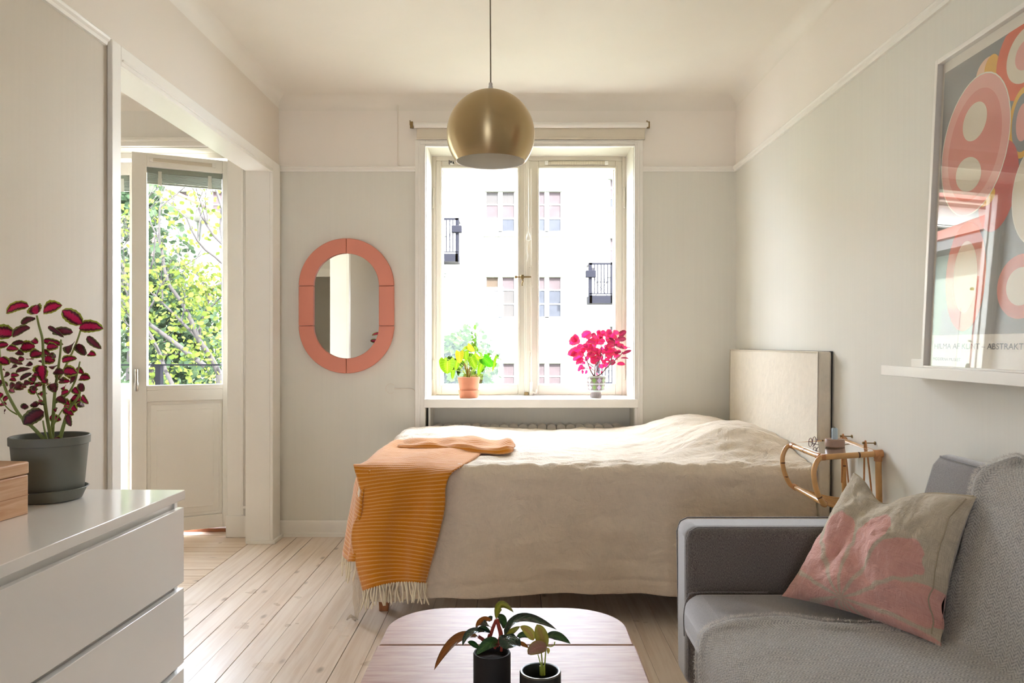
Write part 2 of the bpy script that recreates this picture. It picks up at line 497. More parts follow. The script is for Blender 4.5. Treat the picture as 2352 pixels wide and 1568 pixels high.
# ---------------------------------------------------------------- the window
win = struct('window_1', (.08, YB, .86), 'tall white two-casement window over the bed', 'window')
mb = MB()
mb.box(-.632, WX0, YB - .022, YB, 0, 2.470); mb.box(WX1, .785, YB - .022, YB, 0, 2.470); mb.box(WX0, WX1, YB - .022, YB, 2.428, 2.470)
mb.box(-.612, -.600, YB - .028, YB - .022, 0, 2.455); mb.box(.753, .765, YB - .028, YB - .022, 0, 2.455); mb.box(-.600, .753, YB - .028, YB - .022, 2.443, 2.455)
mb.box(WX0 - .006, WX0, YB - .030, YB - .022, 0, 2.436); mb.box(WX1, WX1 + .006, YB - .030, YB - .022, 0, 2.436); mb.box(WX0 - .006, WX1 + .006, YB - .030, YB - .022, 2.426, 2.434)
mb.build('casing', M['trim'], win, bevel=.0025)
mb = MB().box(WX0, WX0 + .003, YB, 5.17, WZ0, WZ1).box(WX1 - .003, WX1, YB, 5.17, WZ0, WZ1).box(WX0, WX1, YB, 5.17, WZ1 - .003, WZ1)
mb.build('reveal_lining', M['reveal'], win)
mb = frame_boxes(MB(), WX0, WX1, WZ0, WZ1, .028, .028, .03, .028, 5.17, 5.30)
mb.build('frame', M['sash'], win, bevel=.003)
mb = MB().box(-.575, .752, YB - .055, 5.17, .806, .859)
mb.build('sill', M['trim'], win, bevel=.004)
def casement(x0, x1, gx0, gx1, gz0=.934, gz1=2.375, z0=.862, z1=2.424):
    mb = frame_boxes(MB(), x0, x1, z0, z1, gx0 - x0, x1 - gx1, gz0 - z0, z1 - gz1, 5.175, 5.235)
    frame_boxes(mb, gx0 - .012, gx1 + .012, gz0 - .012, gz1 + .012, .014, .014, .014, .014, 5.168, 5.176)
    s = mb.build('sash', M['sash'], win, bevel=.003)
    mb = frame_boxes(MB(), x0 + .01, x1 - .01, z0 + .01, z1 - .01, gx0 - x0 - .004, x1 - gx1 - .004, gz0 - z0 - .016, z1 - gz1 - .016, 5.245, 5.29)
    mb.build('outer_sash', M['sash'], s, bevel=.003)
    MB().box(gx0 - .004, gx1 + .004, 5.186, 5.189, gz0 - .004, gz1 + .004).build('pane', M['glass'], s)
    return s
sl = casement(-.540, .066, -.503, .009)
sr = casement(.068, .703, .146, .658)
# astragal on the meeting stiles
mb = MB().box(.050, .096, 5.155, 5.176, .865, 2.42).box(.060, .086, 5.147, 5.156, .865, 2.42)
mb.build('meeting_stile', M['sash'], win, bevel=.004)
for gx, sgn in ((-.556, 1), (.717, -1)):
    for z in (1.03, 2.17):
        mb = MB(); 
        mb.tube([(gx, 5.162, z - .06), (gx, 5.162, z + .06)], .007, 10)
        for dz in (-.062, .062): mb.lathe([(.004, -.008), (.008, -.004), (.008, .004), (.003, .010)], (gx, 5.162, z + dz), 10)
        mb.box(gx - .010, gx + .010, 5.164, 5.172, z - .05, z + .05)
        mb.build('hinge', M['sash'], win, smooth=40)
# brass espagnolette with bow handle
mb = MB()
zz = at(1200, 636, 5.14).z
mb.tube([(.095, 5.138, zz), (.07, 5.136, zz), (.02, 5.136, zz), (-.002, 5.136, zz)], [.006, .005, .005, .004], 10)
mb.lathe([(.001, -.012), (.009, -.006), (.010, .0), (.008, .006), (.001, .011)], (-.006, 5.136, zz), 12)
mb.lathe([(.010, -.014), (.012, 0), (.010, .014)], (.036, 5.136, zz), 12)
mb.tube(smooth_path([(.036, 5.132, zz - .012), (.040, 5.128, zz - .03), (.034, 5.128, zz - .044), (.036, 5.132, zz - .058)]), .004, 8)
mb.build('handle', M['brass_dull'], win, smooth=50)
mb = MB().box(.082, .106, 5.134, 5.148, zz - .05, zz + .06)
mb.tube([(.094, 5.138, .885), (.094, 5.138, 2.36)], .005, 8)
for z in (zz - .062, zz + .07, 1.15, 1.98): mb.box(.078, .112, 5.134, 5.146, z - .006, z + .006)
mb.build('lock_rod', M['sash'], win, smooth=40)
mb = MB().box(.085, .105, 5.13, 5.15, .86, .95); mb.tube([(.10, 5.132, .885), (.125, 5.128, .875), (.13, 5.128, .90)], .006, 8)
mb.build('sill_catch', M['sash'], win, smooth=40)
mb = MB().box(.05, .078, 5.135, 5.15, .862, .882)
mb.build('catch_plate', M['brass_dull'], win, bevel=.002)
# pull cord with a drop-shaped bead ring
cx = at(1214, 545, 5.12).x; z0 = at(1214, 545, 5.12).z
mb = MB(); mb.tube([(cx, 5.125, 2.36), (cx, 5.122, z0 + .04)], .0022, 6)
mb.tube(smooth_path([(cx, 5.12, z0 + .04), (cx + .014, 5.12, z0 - .008), (cx + .008, 5.12, z0 - .018), (cx - .008, 5.12, z0 - .018), (cx - .014, 5.12, z0 - .008), (cx, 5.12, z0 + .04)], 4), .0028, 6)
mb.tube(smooth_path([(cx, 5.122, z0 - .02), (cx - .010, 5.122, z0 - .08), (cx - .004, 5.122, z0 - .12), (cx - .010, 5.122, z0 - .16)], 5), .0018, 6)
mb.build('pull_cord', M['white_matte'], win, smooth=60)
# ventilation grilles
k = NT('perforated_grille'); v = k.n('TexCoord').outputs['Object']
k.set(rough=.5); sep = k.n('SeparateXYZ', {0: v})
a = k.math('SINE', k.math('MULTIPLY', k.math('ADD', sep.outputs[0], sep.outputs[2]), 560.0)); b = k.math('SINE', k.math('MULTIPLY', k.math('SUBTRACT', sep.outputs[0], sep.outputs[2]), 560.0))
hole = k.math('GREATER_THAN', k.math('MULTIPLY', a, b), .35)
k.set(color=k.mix(hole, lin('#e4dac6'), lin('#8a7c66'))); M['grille'] = k.m
def grille(parent, c, ax, ay, az, L, hgt, cover=False):
    mb = MB(); mb.obox(c, ax, ay, az, L, .008, hgt)
    g = mb.build('vent_grille', M['grille'], parent, bevel=.002)
    mb = MB()
    for e in (-1, 1):
        mb.obox(Vector(c) + Vector(ax) * (e * L / 2) - Vector(ay) * .002, ax, ay, az, .022, .014, hgt * 1.15)
        p = Vector(c) + Vector(ax) * (e * L / 2) - Vector(ay) * .010
        mb.tube([p, p - Vector(ay) * .003], .005, 8)
    mb.build('end_cap', M['white_matte'], g, bevel=.002)
grille(win, (at(1324, 369, 5.165).x, 5.166, 2.407), (1, 0, 0), (0, 1, 0), (0, 0, 1), .40, .022)
grille(win, (at(1110, 372, 5.165).x, 5.166, 2.407), (1, 0, 0), (0, 1, 0), (0, 0, 1), .42, .022)
mb = MB(); p = at(1036, 372, 5.155)
mb.box(p.x - .014, p.x - .010, 5.15, 5.165, p.z - .014, p.z + .012); mb.box(p.x - .004, p.x + .004, 5.15, 5.165, p.z - .006, p.z + .006); mb.prism([(.010, -.010), (.022, -.010), (.012, .010)], 5.15, 5.165, lambda a, b, h: (p.x + a, h, p.z + b))
mb.build('grille_latch', M['black'], win)

w2 = struct('fill_window', (REAR_X, YREAR, .8), 'added unseen rear window for fill light, behind the viewer', 'window')  # invented window, put in to lift the room's shadows
frame_boxes(MB(), RX0, RX1, RZ0, RZ1, .06, .06, .06, .06, YREAR - .12, YREAR - .06).box(REAR_X - .04, REAR_X + .04, YREAR - .12, YREAR - .06, RZ0 + .06, RZ1 - .06).build('sash', M['sash'], w2)
MB().box(RX0, RX1, YREAR - .10, YREAR - .097, RZ0, RZ1).build('pane', thin_glass('fill_dimming_glass', (.58, .58, .58, 1), .8), w2)  # grey tint dims the added fill light
MB().box(RX0 - 1.2, RX1 + 1.2, YREAR - 2.2, YREAR - .2, 2.45, 2.6).build('sun_block', M['trim'], w2)  # unseen slab added to keep direct sun out of the rear opening

# recess below the sill and the radiator in it
mb = MB().box(-.552, -.540, YB, 5.02, 0, .806).box(.742, .752, YB, 5.02, 0, .806)
skind(mb.build('trim_niche', M['trim']), 'narrow white side lining of the recess below the sill', 'trim')
rad = thing('radiator', 'white sectional radiator in the recess below the window, only its scalloped top showing', 'radiator', (.1, 4.95, .1))
mb0 = MB(); 
prof = smooth_path([(-.028, 0), (-.027, .012), (-.018, .020), (0, .026), (.018, .020), (.027, .012), (.028, 0)], 2)
poly = [(p.x, p.y) for p in [Vector((q.x, q.y, 0)) for q in prof]]
full = [(-.024, -.55), (.024, -.55)] + [(a, b) for a, b in poly[::-1]]
mb0.prism(full, -.05, .05, lambda a, b, h: (a, h, b))
sec = mb0.mesh('radiator_section', M['sash'], 40)
for i in range(20): obj('section', sec, rad, basis=Matrix.Translation((-.50 + i * .060, 4.945, .668)))

# roller blind above the window
rb = thing('roller_blind', 'rolled-up white roller blind with a grey fabric band above the window', 'roller blind', (.08, 4.79, 2.50))
mb = MB(); mb.tube([(-.635, 4.795, 2.555), (.812, 4.795, 2.555)], .018, 16)
mb.build('roller_tube', M['white_matte'], rb, smooth=40)
mb = MB().box(-.622, .795, 4.806, 4.813, 2.476, 2.55).box(-.622, .795, 4.802, 4.817, 2.470, 2.480)
mb.build('fabric_band', pm('blind_fabric', '#dcd2c0', .8, var=.05, vs=4), rb, bevel=.002)
for x_ in (-.648, .816):
    mb = MB().box(x_ - .006, x_ + .004, 4.79, YB, 2.545, 2.56).box(x_ - .012, x_ + .006, 4.785, 4.80, 2.535, 2.575).box(x_ - .014, x_ - .009, 4.785, 4.80, 2.552, 2.582)
    mb.build('bracket', M['brass_dull'], rb, bevel=.001)

# cables on the wall
def cable(pts, r, label):
    mb = MB(); mb.tube(smooth_path(pts, 5), r, 6)
    return tag(mb.build('cable', M['wall_cable'], smooth=60), label, 'cable')
M['wall_cable'] = pm('painted_cable', '#e8dfd2', .6)
yc = YB - .006
cable([at(914, y_, yc) for y_ in (238, 300, 370)] + [at(918, 380, yc), at(932, 383, yc), at(944, 384, yc), at(950, 390, yc)], .0035, 'thin painted cable dropping from the ceiling to the picture rail left of the window')
cable([at(906, 892, yc), at(930, 893, yc), at(946, 893, yc), at(953, 899, yc), at(954, 915, yc), at(954, 970, yc), at(954, 1060, yc)], .0035, 'thin white cable turning down beside the window casing above the bed foot')
mb = MB(); c = at(897, 892, yc); mb.tube([(c.x + .03 * math.cos(a), yc, c.z + .03 * math.sin(a)) for a in [i * PI / 14 for i in range(3, 25)]], .0016, 5)
tag(mb.build('cable_loop', M['wall_cable'], smooth=60), 'small faint loop of thin cable on the wall below the mirror', 'cable')

# ---------------------------------------------------------------- balcony doors in the alcove
dr = struct('door_1', (-2.3, YB, 0), 'white half-glazed double balcony door, right leaf open inwards', 'balcony door')
mb = MB()
mb.box(DX1, -1.688, YB - .022, YB, 0, 2.485).box(DX0 - .11, DX0, YB - .022, YB, 0, 2.485).box(DX0, DX1, YB - .022, YB, DZ1, 2.485)
mb.box(-1.712, -1.696, YB - .030, YB - .022, .14, 2.475).box(DX0, -1.712, YB - .030, YB - .022, 2.459, 2.475)
mb.build('casing', M['trim'], dr, bevel=.003)
mb = MB().box(DX1 - .006, -1.676, YB - .034, YB, 0, .135); mb.build('plinth_block', M['trim'], dr, bevel=.004)
mb = MB().box(DX0, DX1, YB, 4.97, DZ1 - .004, DZ1).box(DX0, DX0 + .004, YB, 4.97, 0, DZ1).box(DX1 - .004, DX1, YB, 4.97, 0, DZ1)
mb.build('reveal_lining', M['reveal'], dr)
frame_boxes(MB(), DX0, DX1, 0.0, DZ1, .03, .022, .0, .034, 4.99, 5.10).build('frame', M['door'], dr, bevel=.003)
MB().box(DX0, DX1, 4.955, 5.10, -.01, .022).build('threshold', pm('red_oak_threshold', '#8f5a3e', .45, var=.2, vs=20), dr, bevel=.003)

def leaf_door(parent, name, origin, ax, W, sgn, glass0, glass1):
    """A half-glazed leaf: origin at the hinge foot, ax along the leaf, ay into the leaf's thickness (outwards)."""
    ax = Vector(ax).normalized(); az = Vector((0, 0, 1)); ay = Vector((-ax.y, ax.x, 0)) * sgn
    O = Vector(origin); zb, zt = .030, 2.374; g0, g1 = .945, 2.292; T = .052
    def bx(mb, a0, a1, z0, z1, t0, t1):
        return mb.obox(O + ax * ((a0 + a1) / 2) + ay * ((t0 + t1) / 2) + az * ((z0 + z1) / 2), ax, ay, az, a1 - a0, t1 - t0, z1 - z0)
    mb = MB()
    bx(mb, 0, glass0, zb, zt, 0, T); bx(mb, glass1, W, zb, zt, 0, T)
    bx(mb, glass0, glass1, g1, zt, 0, T); bx(mb, glass0, glass1, .915, g0, 0, T); bx(mb, glass0, glass1, .845, .915, 0, T); bx(mb, glass0, glass1, zb, .115, 0, T)
    lf = mb.build(name, M['door'], parent, bevel=.003)
    mb = MB(); bx(mb, glass0 + .02, glass1 - .02, .135, .825, .012, .030); bx(mb, glass0, glass1, .115, .845, .016, .030)
    bx(mb, glass0 + .055, glass1 - .055, .17, .79, .007, .014)
    mb.build('lower_panel', M['door'], lf, bevel=.004)
    mb = MB(); bx(mb, glass0 - .003, glass1 + .003, g0 - .003, g1 + .003, .020, .023); mb.build('pane', M['glass'], lf)
    # venetian blind drawn up behind the pane
    mb = MB(); bx(mb, glass0, glass1, g1 - .030, g1, .026, .048); hb = mb.build('blind_headrail', M['blind'], lf, bevel=.002)
    mb = MB()
    for q in range(9): bx(mb, glass0 + .002, glass1 - .002, g1 - .034 - q * .0065, g1 - .031 - q * .0065, .026, .048)
    bx(mb, glass0 + .002, glass1 - .002, g1 - .100, g1 - .090, .026, .048)
    mb.build('blind_slats', M['blind'], hb, bevel=.001)
    mb = MB()
    for f_ in (.17, .83):
        a = glass0 + (glass1 - glass0) * f_
        bx(mb, a - .010, a + .010, g1 - .062, g1 - .020, .024, .027); bx(mb, a - .012, a + .012, g1 - .104, g1 - .062, .0235, .027)
    mb.build('blind_clip', M['white_matte'], hb)
    return lf, bx, ax, ay, az, O
M['blind'] = pm('grey_green_blind', '#9aa095', .5)
hx, hy = -1.832, 4.985
lf, bx, ax, ay, az, O = leaf_door(dr, 'door_leaf', (hx, hy, 0), (-.516, -.262, 0), .578, -1, .056, .495)
p = O + ax * .29 - ay * .004 + az * 2.335
grille(lf, p, ax, ay, az, .36, .022)
mb = MB(); c = O + ax * .552 - ay * .006
mb.obox(c + az * 1.005, ax, ay, az, .024, .010, .085); mb.tube([c + az * 1.03, c - ay * .03 + az * 1.03], .008, 10)
mb.tube(smooth_path([c - ay * .03 + az * 1.045, c - ay * .036 + az * 1.02, c - ay * .032 + az * .97, c - ay * .03 + az * .915]), [.008] * 13 + [.011] * 5 + [.010], 10)
mb.build('handle', M['chrome'], lf, smooth=45)
mb = MB()
mb.tube([O + ax * .018 - ay * .006 + az * 2.24, O + ax * .018 - ay * .006 + az * 2.34], .008, 8)
mb.build('hinge', M['brass_dull'], lf, smooth=45)
mb = MB(); q = O + ax * .02 - ay * .012
mb.tube([q + az * 2.24, q + az * 1.45, q + ax * .004 + az * 1.30], .0018, 6); mb.tube([q + az * 1.42, q + az * 1.30], .004, 8)
mb.build('blind_wand', M['white_matte'], lf, smooth=45)
W2 = DX1 - .022 - .578 - (DX0 + .03)
lf2, *_ = leaf_door(dr, 'door_leaf', (DX0 + .03, 5.0, 0), (1, 0, 0), W2, 1, .10, W2 - .10)

# grey inner door at the far end of the alcove (seen only in the mirror)
d2 = struct('door_2', (-2.3, YA, 0), 'dark grey inner door seen in the mirror', 'door')
MB().box(-2.85, -1.95, YA, YA + .02, 0, 2.0).build('door_panel', pm('grey_door', '#8c8576', .5), d2)
mb = MB().box(-2.95, -2.85, YA, YA + .03, 0, 2.1).box(-1.95, -1.85, YA, YA + .03, 0, 2.1).box(-2.85, -1.95, YA, YA + .03, 2.0, 2.1)
mb.build('casing', M['trim'], d2, bevel=.003)

# heating pipe in the alcove corner
hp = thing('heating_pipe', 'thin white heating pipe rising beside the balcony door casing', 'pipe', (-1.645, 4.80, 0))
xx = at(572, 1000, 4.79).x
MB().tube([(xx, 4.79, .0), (xx, 4.79, 2.245), (xx, 4.79, 2.72)], .0125, 14).build('pipe', M['trim'], hp, smooth=40)
for pr_, z_ in (([(.013, -.022), (.019, -.020), (.019, .020), (.013, .022)], .19), ([(.013, -.01), (.016, -.01), (.016, .01), (.013, .01)], 1.59), ([(.013, 0), (.024, 0), (.020, .012), (.013, .014)], 0)):
    mb = MB(); mb.lathe(pr_, (xx, 4.79, z_), 14); mb.build('pipe_collar', M['trim'], hp, smooth=40)
mb = MB(); mb.tube([(xx - .006, 4.79, .19), (xx - .034, 4.80, .19)], .011, 12); mb.build('pipe_branch', M['trim'], hp, smooth=40)
# ================================================================ bed, spread, headboard
BX0, BX1, BYF, BYB = -.635, 1.285, 3.40, 4.74
bed = thing('bed', 'low bed on wooden legs hidden beneath the linen spread', 'bed', (.3, 4.07, 0))
MB().box(BX0 + .03, BX1 - .01, BYF + .03, BYB - .02, .40, .635).build('mattress', M['headboard'], bed, bevel=.04, segs=3)
MB().box(BX0 + .03, BX1 - .01, BYF + .03, BYB - .02, .20, .40).build('bed_base', M['headboard'], bed, bevel=.015)
for px_, py_ in ((-.598, 3.50), (1.19, 3.50), (-.598, 4.62), (1.19, 4.62)):
    mb = MB(); mb.add([(px_ + sx * r, py_ + sy * r, z) for z, r in ((0, .020), (.20, .032)) for sx, sy in ((-1, -1), (1, -1), (1, 1), (-1, 1))],
                      [(0, 3, 2, 1), (4, 5, 6, 7), (0, 1, 5, 4), (1, 2, 6, 5), (2, 3, 7, 6), (3, 0, 4, 7)])
    mb.build('leg', M['bed_leg'], bed, bevel=.003)

def sstep(a, b, x):
    t = min(1, max(0, (x - a) / (b - a))); return t * t * (3 - 2 * t)
def ztop(x, y):
    z = .672 + .018 * sstep(3.6, 4.6, y)
    z += .100 * math.exp(-(abs(x - 1.02) / .27) ** 2.4 - (abs(y - 4.46) / .30) ** 2.4)
    z += .136 * math.exp(-(abs(x - 1.06) / .27) ** 2.2 - (abs(y - 3.86) / .29) ** 2.6)
    z += .022 * math.exp(-((x + .33) / .25) ** 2 - ((y - 4.5) / .35) ** 2)
    z -= .020 * math.exp(-((x - .1) / .45) ** 2 - ((y - 4.5) / .5) ** 2)
    z += .010 * fr(x * 2.2, y * 3.0, 1.7, 3)
    return z
def hang(l, r=.055):
    q = r * PI / 2
    if l < q: a = l / r; return r * math.sin(a), r * (1 - math.cos(a))
    return r + (l - q) * .035, r + (l - q)
def spread_point(a, b):
    la, lf, lb = max(0, BX0 - a), max(0, BYF - b), max(0, b - BYB)
    x, y = max(a, BX0), min(max(b, BYF), BYB)
    z = ztop(x, y)
    if la and lf:
        l = (la ** 2.0 + lf ** 2.0) ** .5; ang = math.atan2(lf, la)
        off, d = hang(l)
        off *= 1 + .12 * math.sin(2 * ang) * min(1, l / .5)
        dirx, diry = -math.cos(ang), -math.sin(ang)
        x += dirx * off; y += diry * off
        zz = z - d
        fl = .010 + .006 * (1 + math.sin(ang * 22))
        if zz < fl:
            ex = fl - zz; x += dirx * ex * .50; y += diry * ex * .06; zz = fl + .03 * abs(math.sin(ex * 22 + ang * 5)) * min(1, ex * 12)
        z = zz
    elif lf:
        off, d = hang(lf); y -= off; z -= d
        y -= .010 * math.sin(x * 9 + 1.1) * sstep(.1, .6, lf) + .006 * math.sin(x * 23) * sstep(.2, .6, lf)
    elif la or lb:
        off, d = hang(la or lb, .05)
        if la: x -= off
        else: y += off
        z -= d
    return (x, y, z)
A = list(np.linspace(BX0 - .54, BX0 - .06, 26)) + list(np.linspace(BX0 - .05, BX0 + .08, 10)) + list(np.linspace(BX0 + .10, BX1 + .005, 150))
B = list(np.linspace(BYF - .585, BYF - .10, 56)) + list(np.linspace(BYF - .09, BYF + .06, 18)) + list(np.linspace(BYF + .075, BYB - .02, 80)) + list(np.linspace(BYB, BYB + .25, 16))
P = np.array([[spread_point(a, b) for b in B] for a in A])
Nn = normals(P)
for i, a in enumerate(A):
    for j, b in enumerate(B):
        top = b > BYF
        if top: d = .006 * fr(a * 5, b * 16, 3.1, 5) + .006 * fr(a * 12 + b * 5, b * 22, 9.1, 4)
        else:
            d = .0085 * fr(a * 4.5 + b * 3, b * 15, 5.5, 5) + .0060 * fr(a * 14 + b * 6, b * 10, 2.2, 4)
            d += .012 * (max(0, fr(a * 3 + b * 9, b * 6 - a * 4, 12.0, 3)) ** 1.5)
        d += .008 * math.exp(-((b - BYF) / .08) ** 2) * fr(a * 14, b * 30, 7.7, 4)
        if b < BYF - .535: d += .004 + .003 * math.sin(a * 31)
        elif b < BYF - .515: d -= .003
        P[i, j] += Nn[i, j] * (d if Nn[len(A) // 2, len(B) // 2][2] > 0 else -d)
    # wavy hem
    for j, b in enumerate(B):
        if b < BYF - .2 and a > BX0:
            P[i, j, 2] += sstep(.2, .585, BYF - b) * (.012 * math.sin(a * 4.4 + .4) + .006 * math.sin(a * 13))
flip = np.cross(P[101, 90] - P[100, 90], P[100, 91] - P[100, 90])[2] < 0
UVs = [[(a, b) for b in B] for a in A]
mb = MB().grid([[tuple(p) for p in r] for r in P], UVs, flip=flip)
sp = mb.build('bedspread', M['linen'], smooth=180)
md = sp.modifiers.new('thickness', 'SOLIDIFY'); md.thickness = .003; md.offset = -1
tag(sp, 'rumpled natural linen bedspread covering the bed to near the floor', 'bedspread')

hb = thing('headboard', 'tall ivory upholstered headboard panel standing against the right wall', 'headboard', (1.33, 4.04, 0))
mb = MB()
def lean(z): return .0
mb.add([(x_ + (.012 if z_ > .5 else .0), y_, z_) for z_ in (.02, 1.168) for x_, y_ in ((1.291, 3.345), (1.350, 3.345), (1.350, 4.735), (1.291, 4.735))],
       [(0, 3, 2, 1), (4, 5, 6, 7), (0, 1, 5, 4), (1, 2, 6, 5), (2, 3, 7, 6), (3, 0, 4, 7)])
o = mb.build('panel', M['headboard'], hb, bevel=.012, segs=3)
def rim(pts, r, name, mat, parent):
    mb = MB(); mb.tube(pts, r, 6, closed=True); return mb.build(name, mat, parent, smooth=60)
rim([(1.290, 3.346, .03), (1.302, 3.346, 1.166), (1.302, 4.732, 1.166), (1.290, 4.732, .03)], .003, 'piping_and_gap_rim', M['headboard'], hb)
rim([(1.351, 3.345, .03), (1.361, 3.345, 1.167), (1.361, 4.732, 1.167), (1.351, 4.732, .03)], .003, 'piping_and_gap_rim', pm('gap_shade', '#3a332d', .9), hb)  # dark rim painted in for the shaded gap between headboard and wall

# ================================================================ mustard throw
k = NT('mustard_wool')
uv = k.n('TexCoord').outputs['UV']; sp_ = k.n('SeparateXYZ', {0: uv})
V_, U_ = sp_.outputs[0], sp_.outputs[1]
wob = k.math('MULTIPLY', k.noise(k.n('Mapping', {'Vector': uv, 'Scale': (14, 14, 14)}).outputs[0], 1, 3), .004)
st = k.math('SINE', k.math('MULTIPLY', k.math('ADD', V_, wob), 2 * PI / .0165))
dash = k.math('SINE', k.math('MULTIPLY', k.math('ADD', U_, k.math('MULTIPLY', V_, .6)), 2 * PI / .0075))
f = k.math('MULTIPLY', k.ramp(st, [(.42, 0.0), (.90, 1.0)]), k.ramp(dash, [(.0, .30), (.7, 1.0)]))
fz = k.noise(k.n('Mapping', {'Vector': uv, 'Scale': (240, 240, 240)}).outputs[0], 1, 3, .7)
fold = k.noise(k.n('Mapping', {'Vector': uv, 'Scale': (10, 10, 10)}).outputs[0], 1, 3)
k.set(color=k.mix(k.math('MULTIPLY', f, .72), k.mix(fz, lin('#b9660a'), lin('#e0901a')), lin('#f0c988')), rough=.95, spec=.1, sheen=.5,
      normal=k.bump(k.math('ADD', k.math('MULTIPLY', fz, .6), k.math('MULTIPLY', st, .4)), .5, .004))
M['throw'] = k.m
M['fringe'] = pm('cream_fringe', '#efe2c6', .9, var=.06, vs=90, bump=.3, bs=400)

thr = thing('throw_blanket', 'mustard striped wool throw with cream fringe draped over the bed corner', 'throw blanket', (-.55, 3.36, .68))
rows = [ # (left px, left py, right px, right py, Y) ; the last rows hang down the front
    (878, 1016, 1100, 1003, 4.02), (852, 1034, 1112, 1012, 3.86), (832, 1052, 1108, 1022, 3.70), (816, 1068, 1092, 1034, 3.54),
    (814, 1080, 1066, 1058, 3.405), (822, 1107, 1038, 1084, 3.335), (829, 1138, 1024, 1118, 3.322), (822, 1175, 1022, 1165, 3.318),
    (808, 1210, 1012, 1215, 3.312), (806, 1250, 1000, 1260, 3.308), (817, 1300, 988, 1304, 3.302), (832, 1358, 979, 1340, 3.298)]
NC = 9
C = []
for r, (lx, ly, rx, ry, Y) in enumerate(rows):
    line = []
    for c in range(NC):
        t = c / (NC - 1)
        px_ = lx + (rx - lx) * t; py_ = ly + (ry - ly) * t
        if r >= 5:
            py_ += -12 * math.sin(t * PI) * (r - 4) / 8
            Yc = Y - .012 + .030 * math.sin(t * 10.5 + r * .22) * min(1, (r - 4) / 3) * (.4 + .6 * t) - .012 * t
            if t < .12: Yc += .02
            Pp = at(px_, py_, Yc)
        else:
            Pp = at(px_, py_, Y)
            zt = ztop(max(Pp.x, BX0), max(Y, BYF)) + .014 + .014 * max(0, math.sin(t * 7.5 + r * 1.2)) * (1 if r < 4 else .3)
            edge = max(0, BX0 + .03 - Pp.x)
            # keep the pixel column, find the bed surface below it
            s = FPX / Y; e_ = min(.084, max(0, BX0 - Pp.x)); Pp = Vector((max(Pp.x, BX0 - .09), Y, zt - (.085 - math.sqrt(.085 ** 2 - e_ ** 2))))
            if r == 4: Pp.y = 3.385; Pp.z = .675
        line.append(tuple(Pp))
    C.append(line)
G = crom(C, 8); G = np.swapaxes(crom(np.swapaxes(G, 0, 1), 6), 0, 1)
def cloth(mb, G, amp=.002, uo=0):
    n = normals(G)
    for i in range(G.shape[0]):
        for j in range(G.shape[1]):
            p = G[i, j]; G[i, j] += n[i, j] * amp * fr(p[0] * 22, p[1] * 22, p[2] * 14, 3)
    mb.grid([[tuple(p) for p in r] for r in G], arclen_uv(G)); return G
mb = MB(); Gm = cloth(mb, G)
# flap hanging over the foot end
flap = [[(-.630, 3.345, .655), (-.640, 3.50, .660), (-.640, 3.62, .662), (-.640, 3.76, .664)],
        [(-.655, 3.330, .57), (-.708, 3.46, .60), (-.712, 3.60, .61), (-.706, 3.74, .62)],
        [(-.665, 3.320, .47), (-.722, 3.43, .49), (-.732, 3.58, .52), (-.720, 3.72, .55)],
        [(-.675, 3.318, .36), (-.736, 3.42, .38), (-.750, 3.56, .41), (-.732, 3.70, .47)],
        [(-.690, 3.318, .27), (-.750, 3.41, .25), (-.768, 3.54, .29), (-.746, 3.68, .40)]]
Gf = crom(flap, 7); Gf = np.swapaxes(crom(np.swapaxes(Gf, 0, 1), 7), 0, 1)
for i in range(Gf.shape[0]):
    for j in range(Gf.shape[1]):
        Gf[i, j, 0] -= .012 * math.sin(j * .75) * i / Gf.shape[0]
Gf = cloth(mb, Gf)
# top layer folded back along the upper edge, bunched towards a loop on the right
def onbed(px_, py_, Y, dz):
    s = FPX / Y; x_ = (px_ - VPX) / s; return (x_, Y, ztop(max(x_, BX0), Y) + dz)
fold_c = []
for px_, yb_, yf_, h_ in ((918, 4.02, 3.86, .018), (950, 4.05, 3.82, .030), (985, 4.05, 3.80, .036), (1015, 4.06, 3.80, .028), (1045, 4.05, 3.74, .040), (1080, 4.03, 3.68, .044), (1112, 4.00, 3.64, .034), (1145, 3.97, 3.62, .032), (1168, 3.93, 3.64, .046), (1181, 3.88, 3.69, .030)):
    fold_c.append([onbed(px_, 0, yb_, .010), onbed(px_, 0, yb_ - .02, h_ * .9), onbed(px_, 0, yb_ + (yf_ - yb_) * .35, h_), onbed(px_, 0, yb_ + (yf_ - yb_) * .6, h_ * .62), onbed(px_ - 2, 0, yf_ + .03, h_ * .9), onbed(px_ - 4, 0, yf_, .012)])
Gu = crom(fold_c, 6); Gu = np.swapaxes(crom(np.swapaxes(Gu, 0, 1), 5), 0, 1)[:, ::-1].swapaxes(0, 1)
for i in range(Gu.shape[0]):
    for j in range(Gu.shape[1]):
        Gu[i, j, 2] += .005 * math.sin(j * .45 + i * .3) * math.sin(PI * i / (Gu.shape[0] - 1))
Gu = cloth(mb, Gu)
bl = mb.build('blanket', M['throw'], thr, smooth=180)
md = bl.modifiers.new('thickness', 'SOLIDIFY'); md.thickness = .007; md.offset = 1
def tassel(p, d, L, r=.0034):
    mb = MB(); q = [Vector(p)]
    b1, b2 = random.uniform(-1, 1), random.uniform(-1, 1)
    for t in (.2, .45, .7, 1.0):
        q.append(Vector(p) + Vector((d[0] * t * L + .006 * b1 * math.sin(t * 4), d[1] * t * L + .004 * b2 * math.sin(t * 5), -L * t)))
    mb.tube(smooth_path(q, 2), [r * .8] + [r] * 7 + [r * .7], 5)
    mb.build('fringe_tassel', M['fringe'], thr, smooth=60)
e = Gm[-1]
